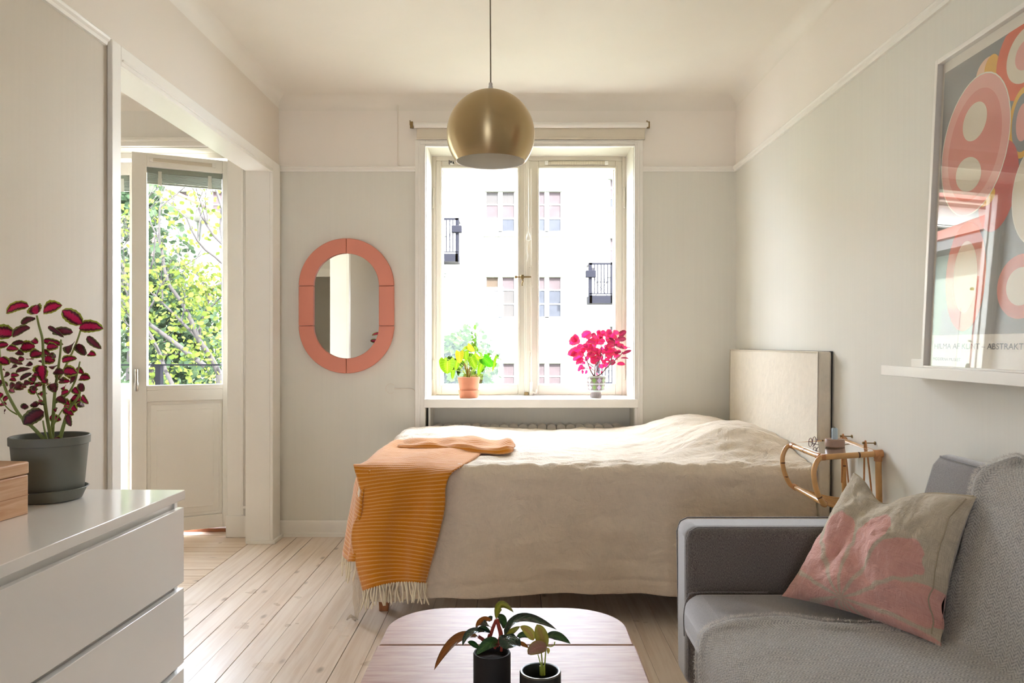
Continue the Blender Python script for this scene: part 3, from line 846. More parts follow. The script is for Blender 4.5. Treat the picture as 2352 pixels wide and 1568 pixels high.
for i in range(27):
    f_ = i / 26 * (len(e) - 1); a = int(min(f_, len(e) - 2)); p = e[a] * (1 - f_ + a) + e[a + 1] * (f_ - a)
    tassel(p + np.array([random.uniform(-.002, .002), -.003, .004]), (random.uniform(-.22, .22), random.uniform(-.05, .02)), random.uniform(.075, .095))
e = Gf[-1]
for i in range(14):
    f_ = i / 13 * (len(e) - 1); a = int(min(f_, len(e) - 2)); p = e[a] * (1 - f_ + a) + e[a + 1] * (f_ - a)
    tassel(p + np.array([-.003, 0, .004]), (random.uniform(-.15, .02), random.uniform(-.08, .08)), random.uniform(.08, .10))
for i in range(6):
    tassel((-.715 - i * .003, 3.66 + i * .018, .585), (-.12, .05), .075)

# ================================================================ mirror
mir = thing('mirror', 'oval wall mirror in a salmon pink segmented frame left of the window', 'mirror', (-1.065, YB, 1.44))
M['salmon'] = pm('salmon_frame', '#dd8a72', .42, var=.03, vs=10, bump=.04, bs=200)
mcx, mcz = at(794.5, 702, 4.80).x, at(794.5, 702, 4.80).z
s48 = 4.80 / FPX
ro, ri, hs = 109.5 * s48, 75 * s48, 46 * s48
def stad(r, ang):
    # angle from +x ; straight sides handled by the caller
    return (mcx + r * math.cos(ang), mcz + (hs if math.sin(ang) >= 0 else -hs) + r * math.sin(ang))
g_ = .004
def seg(poly, label=None):
    mb = MB(); mb.prism(poly, YB - .034, YB - .002, lambda a, b, h: (a, h, b)); return mb.build('frame_segment', M['salmon'], mir, bevel=.004, segs=3)
n = 20
for a0, a1 in ((0, PI / 2), (PI / 2, PI), (PI, 1.5 * PI), (1.5 * PI, 2 * PI)):
    up = 1 if a0 < PI else -1
    arc = [a0 + g_ + (a1 - a0 - 2 * g_) * i / n for i in range(n + 1)]
    out = [(mcx + ro * math.cos(t), mcz + up * hs + ro * math.sin(t)) for t in arc]
    inn = [(mcx + ri * math.cos(t), mcz + up * hs + ri * math.sin(t)) for t in arc]
    seg((out + inn[::-1])[::-1])
for sx in (1, -1):
    a, b = sorted((mcx + sx * ri, mcx + sx * ro)); seg([(a, mcz - hs + .0012), (a, mcz + hs - .0012), (b, mcz + hs - .0012), (b, mcz - hs + .0012)])
M['mirror'] = pm('silvered_glass', '#e6e3da', .0, metal=1)
poly = [(mcx + (ri + .006) * math.cos(t), mcz + (hs if math.sin(t) >= 0 else -hs) + (ri + .006) * math.sin(t)) for t in [2 * PI * i / 64 + .0001 for i in range(64)]]
mb = MB(); mb.prism(poly[::-1], YB - .016, YB - .006, lambda a, b, h: (a, h, b)); mb.build('mirror_glass', M['mirror'], mir)

# ================================================================ pendant lamp
k = NT('brushed_brass'); v = k.n('TexCoord').outputs['Object']
sx = k.n('SeparateXYZ', {0: v}).outputs[2]
br = k.noise(k.n('Mapping', {'Vector': v, 'Scale': (2, 2, 420)}).outputs[0], 1, 4, .7)
tg = k.n('Tangent', direction_type='RADIAL', axis='Z').outputs[0]
k.l(tg, k.b.inputs['Tangent']); k.b.inputs['Anisotropic Rotation'].default_value = .25
k.set(color=k.mix(br, lin('#bca67c'), lin('#c6b189')), metal=1, rough=k.ramp(br, [(.3, .32), (.7, .40)]), aniso=.8, normal=k.bump(br, .015, .0006))
M['brass'] = k.m
LY = 2.645; ls = FPX / LY; lc = at(1127, 309, LY); R = 101 / ls
pl = thing('pendant_lamp', 'brushed brass globe pendant lamp hanging before the window', 'pendant lamp', tuple(at(1127, 300, LY)))
th = [PI / 2 - .02 - i * (PI / 2 + .645) / 40 for i in range(41)]
prof = [(R * math.cos(t), R * math.sin(t)) for t in th]
lcz = at(1127, 309, LY).z
zb_ = prof[-1][1]
sh = MB(); sh.lathe([(.004, R)] + prof[:], (lc.x, LY, lcz), 72)
sh.build('shade', M['brass'], pl, smooth=60)
si = MB(); si.lathe([((R - .003) * math.cos(t), (R - .003) * math.sin(t)) for t in th][::-1], (lc.x, LY, lcz), 72)
si.lathe([(prof[-1][0], prof[-1][1]), ((R - .003) * math.cos(th[-1]), (R - .003) * math.sin(th[-1]))], (lc.x, LY, lcz), 72)
si.build('shade_lining', pm('cream_lining', '#fbf7ee', .5), pl, smooth=60)
mb = MB(); mb.lathe([(.001, .018), (.006, .018), (.007, .012), (.006, .009), (.008, .004), (.008, -.006), (.010, -.012)][::-1], (lc.x, LY, lcz + R + .008), 20)
mb.build('cord_grip', M['white_matte'], pl, smooth=40)
mb = MB(); mb.tube([(lc.x, LY, lcz + R + .022), (lc.x - .0015, LY, 2.4), (lc.x - .002, LY, ZC)], .0026, 8)
mb.build('cord', pm('grey_fabric_cord', '#a59a88', .7), pl, smooth=60)
mb = MB(); mb.lathe([(.001, -.03), (.045, -.028), (.05, 0)], (lc.x - .002, LY, ZC), 24); mb.build('ceiling_cup', M['white_matte'], pl, smooth=50)
mb = MB(); mb.lathe([(.001, -.045), (.02, -.04), (.03, -.015), (.028, .01), (.014, .035), (.013, .07), (.001, .07)], (lc.x, LY, lcz + .01), 24)
mb.build('bulb', pm('opal_bulb', '#f4efe4', .3), pl, smooth=60)
mb = MB(); mb.tube([(lc.x, LY, lcz + .07), (lc.x, LY, lcz + R)], .018, 12); mb.build('socket', M['white_matte'], pl, smooth=40)
# ================================================================ chest of drawers
ch = thing('chest_of_drawers', 'white glossy six-drawer chest with handle-less fronts along the left wall', 'chest of drawers', (-1.2, 1.45, 0))
C0 = Vector((-.956, 2.235, 0)); cay = Vector((.0326, 1, 0)).normalized(); cax = Vector((cay.y, -cay.x, 0)); caz = Vector((0, 0, 1))
def cb(mb, x0, x1, y0, y1, z0, z1):
    """Chest coordinates: x out of the front, y along it (0 at the window end, negative nearer)."""
    return mb.obox(C0 + cax * ((x0 + x1) / 2) + cay * ((y0 + y1) / 2) + caz * ((z0 + z1) / 2), cax, cay, caz, x1 - x0, y1 - y0, z1 - z0)
CW, CD = 1.57, .475
mb = MB(); cb(mb, -CD, 0, -CW, 0, .754, .780); mb.build('top', M['white'], ch, bevel=.0015)
mb = MB(); cb(mb, -CD, -.022, -.020, -.002, 0, .754); mb.build('side_panel', M['white'], ch, bevel=.001)
mb = MB(); cb(mb, -CD, -.022, -CW + .002, -CW + .020, 0, .754); mb.build('side_panel', M['white'], ch, bevel=.001)
mb = MB(); cb(mb, -CD, -.030, -CW / 2 - .010, -CW / 2 + .010, .04, .754); mb.build('middle_panel', M['white'], ch, bevel=.001)
mb = MB(); cb(mb, -CD, -CD + .012, -CW + .02, -.02, .02, .754); mb.build('back_panel', M['white'], ch)
mb = MB(); cb(mb, -.06, -.035, -CW + .02, -.02, 0, .05); mb.build('plinth', M['white'], ch)
for row in range(3):
    zt_ = .731 - row * .2315
    for col in range(2):
        ya = -.004 - col * (CW / 2); yb = -CW / 2 + .003 - col * (CW / 2 - .003)
        mb = MB(); cb(mb, -.020, -.002, yb, ya, zt_ - .2145, zt_)
        d = mb.build('drawer', M['white'], ch, bevel=.0015)
        mb = MB(); cb(mb, -.40, -.020, yb + .02, ya - .02, zt_ - .19, zt_ - .012)
        mb.build('drawer_box', M['white'], d)
        mb = MB(); cb(mb, -.034, -.030, yb + .014, ya - .016, zt_ - .02, zt_ + .022)
        mb.build('finger_rail', M['white'], d)

# pine box on the chest
bxr = thing('wooden_box', 'small lidded pine wood box on the white chest in front of the coleus', 'wooden box', (-1.36, 1.87, .78))
bo = Vector((-1.208, 1.917, .7805)); bay = Vector((.130, 1, 0)).normalized(); bax = Vector((bay.y, -bay.x, 0))
def bb(mb, x0, x1, y0, y1, z0, z1):
    return mb.obox(bo + bax * ((x0 + x1) / 2) + bay * ((y0 + y1) / 2) + caz * ((z0 + z1) / 2), bax, bay, caz, x1 - x0, y1 - y0, z1 - z0)
mb = MB(); bb(mb, -.19, 0, -.28, 0, 0, .098); mb.build('box_body', M['pine'], bxr, bevel=.003)
mb = MB(); bb(mb, -.19, .0015, -.28, .0015, .0995, .130); mb.build('lid', M['pine'], bxr, bevel=.004)
mb = MB(); bb(mb, -.0005, .001, -.28, .0005, .047, .0485); mb.build('glue_joint', pm('pine_joint', '#a9784d', .6), bxr)

# ================================================================ sofa
so = thing('sofa', 'grey woven two-seat sofa against the right wall', 'sofa', (.95, 1.6, 0))
def rbox(name, x0, x1, y0, y1, z0, z1, r, mat, parent, segs=5):
    return MB().box(x0, x1, y0, y1, z0, z1).build(name, mat, parent, bevel=r, segs=segs)
SY0, SY1 = .62, 2.50
rbox('base', .575, 1.345, SY0, SY1 + .02, .10, .265, .02, M['sofa'], so)
for y0, y1 in ((SY1, SY1 + .165), (SY0 - .165, SY0)):
    a = rbox('arm', .548, 1.345, y0, y1, .085, .607, .036, M['sofa'], so)
    mb = MB()
    for yy in (y0 + .010, y1 - .010): mb.tube([(.556, yy, .12), (.5485, yy, .56), (.560, yy, .594), (.584, yy, .6065), (1.30, yy, .6065)], .0025, 5)
    mb.build('arm_seam', M['sofa'], a, smooth=60)
def cushion_box(name, P00, mat, parent, seams=None):
    pass
mb = MB().box(.530, 1.16, SY0 + .004, SY1 - .002, .255, .408)
sc_ = mb.build('seat_cushion', M['sofa'], so, bevel=.055, segs=6)
mb = MB(); mb.tube(smooth_path([(.5335, SY1 - .03, .27), (.532, SY1 - .03, .34), (.545, SY1 - .03, .392), (.58, SY1 - .03, .409), (.80, SY1 - .03, .409)], 4), .002, 5)
mb.build('seat_seam', M['sofa'], sc_, smooth=60)
prof = [(1.12, .36), (1.135, .42), (1.262, .835), (1.285, .862), (1.318, .870), (1.352, .850), (1.350, .36)]
mb = MB(); mb.prism(prof, SY0 + .01, 2.365, lambda a, b, h: (a, h, b))
bk = mb.build('back_cushion', M['sofa'], so, bevel=.045, segs=6)
mb = MB(); mb.tube([(1.352, y_, .60) for y_ in (SY0, 2.2)] , .002, 4)
mb = MB(); mb.tube([(1.276, y_, .862) for y_ in np.linspace(SY0 + .04, 2.335, 12)], .0028, 5); mb.build('back_seam', M['sofa'], bk, smooth=60)
for lx, ly in ((.62, 2.58), (1.29, 2.58), (.62, .54), (1.29, .54)):
    mb = MB(); mb.tube([(lx, ly, 0), (lx, ly, .09)], [.016, .022], 14); mb.build('leg', M['black'], so, smooth=40)

# ================================================================ grey wool throw over seat and back
k = NT('grey_wool')
uv = k.n('TexCoord').outputs['UV']; q = k.n('SeparateXYZ', {0: uv})
wv = k.noise(k.n('Mapping', {'Vector': uv, 'Scale': (30, 30, 30)}).outputs[0], 1, 3)
zig = k.math('PINGPONG', q.outputs[1], .014)
tw = k.math('SINE', k.math('MULTIPLY', k.math('ADD', k.math('ADD', q.outputs[0], k.math('MULTIPLY', zig, .75)), k.math('MULTIPLY', wv, .006)), 2 * PI / .0085))
fz = k.noise(k.n('Mapping', {'Vector': uv, 'Scale': (330, 330, 330)}).outputs[0], 1, 4, .8)
fl = k.noise(k.n('Mapping', {'Vector': uv, 'Scale': (60, 190, 60)}).outputs[0], 1, 4, .7)
f = k.math('ADD', k.math('MULTIPLY', k.math('ADD', k.math('MULTIPLY', tw, .5), .5), .13), k.math('ADD', k.math('MULTIPLY', fz, .42), k.math('MULTIPLY', fl, .45)))
k.set(color=k.ramp(f, [(.40, lin('#857e75')), (.50, lin('#d2cbc0')), (.62, lin('#f6f1e8'))]), rough=.97, spec=.1, sheen=1.0, normal=k.bump(f, 1.0, .010))
M['grey_throw'] = k.m
path = [(.505, .10), (.500, .20), (.505, .31), (.522, .385), (.575, .421), (.70, .424), (.85, .422), (1.0, .422), (1.095, .428), (1.135, .46), (1.175, .60), (1.225, .77), (1.255, .852), (1.294, .888), (1.322, .884), (1.333, .852)]
far = [2.10, 2.10, 2.12, 2.145, 2.165, 2.165, 2.15, 2.11, 2.07, 2.05, 2.075, 2.085, 2.075, 2.045, 2.04, 2.04]
pp = crom(path, 8); ff = crom([(f_, 0) for f_ in far], 8)[:, 0]
ys = np.linspace(0, 1, 110); Gt = np.zeros((len(pp), len(ys), 3))
for i in range(len(pp)):
    for j, t in enumerate(ys):
        y_ = ff[i] + (.70 - ff[i]) * t + (.012 * math.sin(i * .35) if t < .03 else 0)
        lift = .004 + (.010 * math.exp(-((t - .012) / .02) ** 2))
        Gt[i, j] = (pp[i, 0], y_, pp[i, 1])
n = normals(Gt); sgn = 1 if n[60, 50][2] > 0 else -1
for i in range(len(pp)):
    for j, t in enumerate(ys):
        p = Gt[i, j]
        d = .008 * fr(p[0] * 6, p[1] * 7, p[2] * 6, 4) + .006 + .008 * math.exp(-((t - .01) / .018) ** 2)
        d += .014 * max(0, math.sin((p[1] - .25 * p[0]) * 9.0)) ** 2 * .5
        Gt[i, j] = p + n[i, j] * sgn * max(d, .001)
mb = MB().grid([[tuple(p) for p in r] for r in Gt], arclen_uv(Gt), flip=(sgn < 0))
ob = mb.build('wool_throw', M['grey_throw'], smooth=180)
md = ob.modifiers.new('thickness', 'SOLIDIFY'); md.thickness = .007; md.offset = 1
fb = MB(); rs_ = random.Random(3); ni_, nj_ = Gt.shape[:2]
for _ in range(42000):
    i = rs_.randint(1, ni_ - 2); j = int(rs_.random() ** 1.6 * (nj_ - 3)) + 0
    p = Gt[i, j] + (Gt[i + 1, j] - Gt[i, j]) * rs_.random() + (Gt[i, j + 1] - Gt[i, j]) * rs_.random()
    nn = n[i, j] * sgn; tv = np.array((rs_.gauss(0, 1), rs_.gauss(0, 1), rs_.gauss(0, 1))); tv -= nn * tv.dot(nn); tv /= np.linalg.norm(tv) + 1e-9
    L_ = rs_.uniform(.006, .013); sd = np.cross(nn, tv) * .00035; b_ = p + nn * .0065; m_ = b_ + nn * L_ * .35 + tv * L_ * .5; e_ = m_ + tv * L_ * .5 + nn * L_ * rs_.uniform(-.1, .25)
    fb.add([b_ - sd, b_ + sd, m_ + sd, m_ - sd, e_], [(0, 1, 2, 3), (3, 2, 4)])
fz_o = fb.build('fuzz', pm('wool_fuzz', '#d8d1c6', .9, sheen=.5), ob); fz_o['kind'] = 'stuff'
tag(ob, 'fluffy light grey wool throw spread over the sofa seat and back', 'throw blanket')

# ================================================================ linen cushion
k = NT('printed_linen')
uv = k.n('TexCoord').outputs['UV']; q = k.n('SeparateXYZ', {0: uv})
du = k.math('SUBTRACT', q.outputs[0], .44); dv = k.math('SUBTRACT', q.outputs[1], .06)
wob = k.math('MULTIPLY', k.math('SUBTRACT', k.noise(uv, 6, 5), .5), .22)
rr = k.math('SQRT', k.math('ADD', k.math('MULTIPLY', du, du), k.math('MULTIPLY', dv, dv)))
an = k.math('ADD', k.n('Math', {0: dv, 1: du}, operation='ARCTAN2').outputs[0], wob)
pet = k.math('ABSOLUTE', k.math('SINE', k.math('MULTIPLY', an, 5.5)))
lim = k.math('ADD', .40, k.math('MULTIPLY', k.math('POWER', pet, .5), .27))
lim = k.math('ADD', lim, k.math('MULTIPLY', wob, .5))
inside = k.math('SUBTRACT', lim, rr)
m1 = k.n('MapRange', {0: inside, 1: -.006, 2: .01, 3: 0.0, 4: 1.0}).outputs[0]
lines = k.n('MapRange', {0: k.math('MULTIPLY', pet, k.math('ADD', rr, .10)), 1: .06, 2: .15, 3: 0.15, 4: .95}).outputs[0]
mask = k.math('MULTIPLY', m1, lines)
c3 = k.coords('UV', (1, 1, 1))
t1 = k.noise(k.n('Mapping', {'Vector': uv, 'Scale': (420, 12, 1)}).outputs[0], 1, 3, .6); t2 = k.noise(k.n('Mapping', {'Vector': uv, 'Scale': (12, 420, 1)}).outputs[0], 1, 3, .6)
th_ = k.math('MULTIPLY', k.math('ADD', t1, t2), .5)
base = k.ramp(th_, [(.35, lin('#b5a68d')), (.62, lin('#d6c9b1'))])
pink = k.ramp(th_, [(.35, lin('#d39387')), (.62, lin('#e6b3a6'))])
k.set(color=k.mix(mask, base, pink), rough=.85, spec=.2, sheen=.3, normal=k.bump(th_, .35, .0015, k.bump(k.noise(uv, 8, 6, .62, 1.4), .6, .03)))
M['cushion'] = k.m
c_bl, c_br, c_tl, c_tr = np.array((.815, 2.385, .425)), np.array((1.078, 1.968, .432)), np.array((1.075, 2.475, .792)), np.array((1.214, 2.045, .798))
def pil(u, v, side):
    p = c_bl * (1 - u) * (1 - v) + c_br * u * (1 - v) + c_tl * (1 - u) * v + c_tr * u * v
    ex = np.array(c_br - c_bl); ez = (c_tl - c_bl + c_tr - c_br) * .5
    nn = np.cross(ez, ex); nn /= np.linalg.norm(nn)           # towards the room
    if nn[0] > 0: nn = -nn
    a, b = 2 * u - 1, 2 * v - 1
    # edges bow in between the pointed corners; the top edge is chopped
    p = p + ex * (.045 * a * (1 - b * b) * -1) + ez * (.035 * b * (1 - a * a) * -1)
    p = p - ez * (.155 * math.exp(-((u - .36) / .20) ** 2) * max(0, v) ** 3.2) + ex * 0
    thick = .095 * (max(0, 1 - a * a) ** .55) * (max(0, 1 - b * b) ** .55)
    thick *= 1 - .35 * math.exp(-((u - .36) / .18) ** 2) * v ** 2
    wr = .027 * fr(u * 3.6 + v * 1.2, v * 2.8 - u, 4.4, 5) * (max(0, 1 - a * a) * max(0, 1 - b * b)) ** .3
    wr += .006 * fr(u * 11 + v * 3, v * 5 - u * 2, 8.8, 4) * (max(0, 1 - a * a) * max(0, 1 - b * b)) ** .3 - .022 * math.exp(-((u - .24 - .10 * v) / .045) ** 2) * max(0, math.sin(PI * min(1, v * 1.1))) * .6
    wr += .016 * math.sin((v - .14 - .05 * a) * 26) * math.exp(-((u - .92) / .2) ** 2 - ((v - .20) / .16) ** 2)
    return p + nn * (side * thick + (wr if side > 0 else 0))
n = 72
mb = MB()
for side in (1, -1):
    Gp = [[tuple(pil(i / n, j / n, side)) for j in range(n + 1)] for i in range(n + 1)]
    mb.grid(Gp, [[(i / n, j / n) for j in range(n + 1)] for i in range(n + 1)], flip=side > 0)
cu = thing('cushion', 'square linen cushion with pink brushed flower print leaning in the sofa corner', 'cushion', (1.0, 2.2, .42))
mb.build('cover', M['cushion'], cu, smooth=180)
# sewn seam a little inside the edge
mb = MB()
def seam(pts): mb.tube([tuple(pil(u, v, 1) + np.array((-.0015, -.001, .0005))) for u, v in pts], .0018, 5)
seam([(.955, t) for t in np.linspace(.05, .97, 40)])
mb.build('seam', pm('linen_seam', '#b3a388', .9), cu, smooth=60)
mb = MB(); mb.tube([tuple((pil(t, 1, 1) + pil(t, 1, -1)) / 2) for t in np.linspace(.02, .98, 50)], .0028, 5)
mb.build('zip_edge', pm('linen_edge', '#b5a68c', .9), cu, smooth=60)

# ================================================================ coffee table
tb = thing('coffee_table', 'reddish teak drop-leaf coffee table with rounded corners', 'coffee table', (-.025, 1.5, 0))
TX0, TX1, TZ = -.348, .296, .45
def rr_poly(x0, x1, y0, y1, r, front, back):
    pts = []
    def arc(cx, cy, a0, a1): 
        for i in range(15): a = a0 + (a1 - a0) * i / 14; pts.append((cx + r * math.cos(a) * 1.0, cy + r * math.sin(a)))
    if back: arc(x1 - r, y1 - r, 0, PI / 2); arc(x0 + r, y1 - r, PI / 2, PI)
    else: pts.extend([(x1, y1), (x0, y1)])
    if front: arc(x0 + r, y0 + r, PI, 1.5 * PI); arc(x1 - r, y0 + r, 1.5 * PI, 2 * PI)
    else: pts.extend([(x0, y0), (x1, y0)])
    return pts
ident = lambda a, b, h: (a, b, h)
for nm, poly in (('drop_leaf', rr_poly(TX0 + .004, TX1 - .004, 1.935, 2.208, .16, False, True)), ('table_top', rr_poly(TX0, TX1, 1.20, 1.9315, .1, False, False)), ('drop_leaf', rr_poly(TX0 + .004, TX1 - .004, .925, 1.1965, .16, True, False))):
    mb = MB(); mb.prism(poly, TZ - .018, TZ, ident); mb.build(nm, M['table'], tb, bevel=.004, segs=3)
mb = MB().box(TX0 + .05, TX1 - .05, 1.22, 1.24, TZ - .09, TZ - .018).box(TX0 + .05, TX1 - .05, 1.90, 1.92, TZ - .09, TZ - .018).box(TX0 + .05, TX0 + .07, 1.24, 1.90, TZ - .09, TZ - .018).box(TX1 - .07, TX1 - .05, 1.24, 1.90, TZ - .09, TZ - .018)
mb.build('apron', M['table_edge'], tb, bevel=.002)
for lx in (TX0 + .07, TX1 - .07):
    for ly in (1.26, 1.88):
        mb = MB(); mb.tube([(lx, ly, 0), (lx, ly, TZ - .02)], [.012, .020], 16); mb.build('leg', M['table_edge'], tb, smooth=40)

# ================================================================ rattan wall shelf
rs = thing('rattan_shelf', 'small rattan wall shelf with glass top hanging beside the headboard', 'wall shelf', (1.25, 3.04, .79))
pA, pB, pC, pD = Vector((1.128, 3.19, .784)), Vector((1.136, 2.89, .778)), Vector((1.345, 2.885, .792)), Vector((1.345, 3.19, .804))
rd = .0095
def cane(pts, r=rd, k_=5, sm=True):
    mb = MB(); mb.tube(smooth_path(pts, k_) if sm else pts, r, 12); return mb.build('cane', M['rattan'], rs, smooth=60)
def ring(parent, p, d, r, mat='rattan_node', w_=.0025, name='node'):
    d = Vector(d).normalized(); mb = MB(); mb.tube([p - d * w_, p, p + d * w_], [r, r * 1.04, r], 12); return mb.build(name, M[mat], parent, smooth=60)
def wrap(parent, p, d, r=.0125, w_=.014):
    d = Vector(d).normalized(); mb = MB(); m_ = 7
    mb.tube([p + d * (w_ * (2 * i / (2 * m_) - 1)) for i in range(2 * m_ + 1)], [r * (1.0 if i % 2 else .93) for i in range(2 * m_ + 1)], 12)
    return mb.build('cane_binding', M['rattan_wrap'], parent, smooth=60)
c1 = cane([pA, pB]); c2 = cane([pB, pC], .011); c3 = cane([pD, pA]); c4 = cane([pC, pD])
ring(c2, pB.lerp(pC, .66), pC - pB, .0112, w_=.003); ring(c1, pA.lerp(pB, .5), pB - pA, .0098); ring(c3, pD.lerp(pA, .4), pA - pD, .0098)
inn = cane([pA + Vector((.018, -.006, .004)), pB + Vector((.018, .006, .004))], .005)
inn = cane([pC + Vector((-.016, .01, .004)), pD + Vector((-.016, -.01, .004))], .005)
wrap(c1, pA.lerp(pB, .07), pB - pA); wrap(c1, pA.lerp(pB, .93), pB - pA); wrap(c2, pB.lerp(pC, .03), pC - pB, .0125, .008)
wrap(c2, pC, pC - pB, .0155, .016); wrap(c2, pC - Vector((0, 0, .014)), (0, 0, 1), .0145, .014); wrap(c3, pD, pA - pD, .014, .012)
pE, pF = Vector((1.137, 3.19, .616)), Vector((1.150, 2.89, .603))
l1 = cane([pA, (1.108, 3.19, .772), (1.094, 3.19, .735), (1.097, 3.19, .690), (1.110, 3.19, .650), (1.126, 3.19, .622), pE], .0095)
l2 = cane([pB, (1.118, 2.885, .764), (1.106, 2.885, .728), (1.110, 2.885, .682), (1.122, 2.885, .640), (1.138, 2.885, .612), pF], .0100)
ring(l1, Vector((1.0945, 3.19, .712)), (0, 0, 1), .0098); ring(l1, Vector((1.108, 3.19, .655)), (.25, 0, 1), .0098); ring(l2, Vector((1.127, 2.885, .630)), (-.45, 0, 1), .0103)
c5 = cane([pE, pF], .0098); wrap(c5, pE.lerp(pF, .06), pF - pE); wrap(c5, pE.lerp(pF, .97), pF - pE, .0125, .008)
for i in range(6):
    t = .08 + i * .165; a = pE.lerp(pF, t); cane([a, (1.25, a.y, a.z - .035), (1.345, a.y, a.z - .050)], .0055)
p1 = cane([pC, (1.348, 2.885, .66), (1.352, 2.885, .55)], .0115); p2 = cane([pD, (1.346, 3.19, .67), (1.350, 3.19, .565)], .010)
ring(p2, Vector((1.3462, 3.19, .70)), (0, 0, 1), .0103)
cane([(1.345, 3.19, .567), (1.350, 2.885, .553)], .009)
MB().obox((pA + pB + pC + pD) / 4 + Vector((0, 0, .006)), (pC - pB).normalized(), (pA - pB).normalized(), (pC - pB).normalized().cross((pA - pB).normalized()), .200, .295, .005).build('glass_top', M['glass_top'] if 'glass_top' in M else thin_glass('cathedral_glass', (.82, .90, .86, 1), 2.2, .06), rs, bevel=.001)
# cane loops over the two wall pins
for (yy, zz_) in ((2.957, .822), (3.16, .824)):
    mb = MB(); mb.tube(smooth_path([(1.338, yy + .030, .63), (1.334, yy + .018, .74), (1.330, yy + .006, .815), (1.330, yy, zz_ + .008), (1.330, yy - .007, .815), (1.334, yy - .022, .73), (1.340, yy - .034, .62)], 5), .0036, 8)
    mb.build('hanging_loop', M['rattan_wrap'], rs, smooth=60)
    pin = thing('wall_pin', 'small brass wall pin holding the ' + ('near' if yy < 3 else 'far') + ' cane loop of the rattan shelf', 'wall hook', (1.345, yy, zz_), 'brass pins holding the rattan shelf')
    mb = MB(); mb.tube([(XR, yy, zz_), (1.322, yy, zz_ + .001)], .0022, 8); mb.build('shank', M['brass_dull'], pin, smooth=50)
    mb = MB(); mb.lathe([(.001, -.003), (.005, -.002), (.005, .002), (.001, .003)], (0, 0, 0), 12)
    me_ = mb.mesh('pin_head', M['brass_dull'], 50)
    obj('pin_head', me_, pin, basis=Matrix.Translation((1.321, yy, zz_ + .001)) @ Matrix.Rotation(PI / 2, 4, 'Y'))
    obj('pin_plate', me_, pin, basis=Matrix.Translation((XR - .001, yy, zz_)) @ Matrix.Rotation(PI / 2, 4, 'Y') @ Matrix.Diagonal((1.4, 1.4, .6, 1)))

# candle holder, candle and folded glasses on the shelf
def shelf_z(x_, y_): return .778 + (x_ - 1.136) / .209 * .014 + (y_ - 2.89) / .30 * .007 + .0105
hx_, hy_ = 1.243, 3.03
hz = shelf_z(hx_, hy_)
ho = thing('candle_holder', 'round pinkish-brown stone candle holder on the rattan shelf', 'candle holder', (hx_, hy_, hz))
k_ = pm('pink_marble', '#b08d78', .45, var=.12, vs=40)
mb = MB(); mb.lathe([(.001, 0), (.034, 0), (.037, .003), (.037, .026), (.034, .030), (.014, .030), (.013, .014), (.001, .014)], (hx_, hy_, hz), 40); mb.build('bowl', k_, ho, smooth=40)
MB().lathe([(.0345, .0302), (.0355, .0308), (.0365, .0302)], (hx_, hy_, hz), 40).build('pale_rim', pm('pale_rim', '#cdb9a6', .5), ho, smooth=60)
cx_, cy_ = hx_ + .012, hy_
cn = thing('candle', 'short pale blue pillar candle standing in the stone holder', 'candle', (cx_, cy_, hz + .014))
mb = MB(); mb.lathe([(.001, .0145), (.0115, .0145), (.0115, .070), (.010, .073), (.006, .071), (.001, .071)], (hx_ + .0, hy_, hz), 28)
mb.v = [(x_ + .006 if False else x_, y_, z_) for x_, y_, z_ in mb.v]; mb.build('wax', pm('pale_blue_wax', '#b4c4cc', .45), cn, smooth=45)
mb = MB(); mb.tube(smooth_path([(hx_, hy_, hz + .070), (hx_ + .001, hy_, hz + .076), (hx_ - .003, hy_, hz + .081), (hx_ - .004, hy_, hz + .079)], 3), .0009, 5); mb.build('wick', M['black'], cn, smooth=60)
gp = Vector((1.165, 3.055, shelf_z(1.165, 3.055)))
gl = thing('eyeglasses', 'folded eyeglasses with thin purple-brown frame lying on the glass shelf', 'eyeglasses', tuple(gp))
M['specs'] = pm('purple_metal', '#6d4a55', .3, metal=.7)
gd = Vector((.06, .08, 0)).normalized(); gu = Vector((0, 0, 1))
for s_ in (-1, 1):
    c_ = gp + gd * (s_ * .026) + gu * .021
    pts = [c_ + gd * (.023 * math.cos(a)) + gu * (.017 * math.sin(a)) for a in [2 * PI * i / 28 for i in range(28)]]
    mb = MB(); mb.tube(pts, .0012, 6, closed=True); rim_ = mb.build('lens_rim', M['specs'], gl, smooth=60)
    mb = MB(); mb.add(pts, [tuple(range(28))]); mb.build('lens', M['glass'], rim_)
    h_ = gp + gd * (s_ * .052) + gu * .026; side = Vector((gd.y, -gd.x, 0))
    mb = MB(); mb.tube(smooth_path([h_, h_ + side * .006 - gd * (s_ * .004), h_ + side * .010 - gd * (s_ * .05) - gu * .012, h_ + side * .012 - gd * (s_ * .088) - gu * .020], 4), .0013, 6); mb.build('temple', M['specs'], gl, smooth=60)
mb = MB(); mb.tube([gp + gd * -.004 + gu * .026, gp + gu * .029, gp + gd * .004 + gu * .026], .0012, 6); mb.build('bridge', M['specs'], gl, smooth=60)

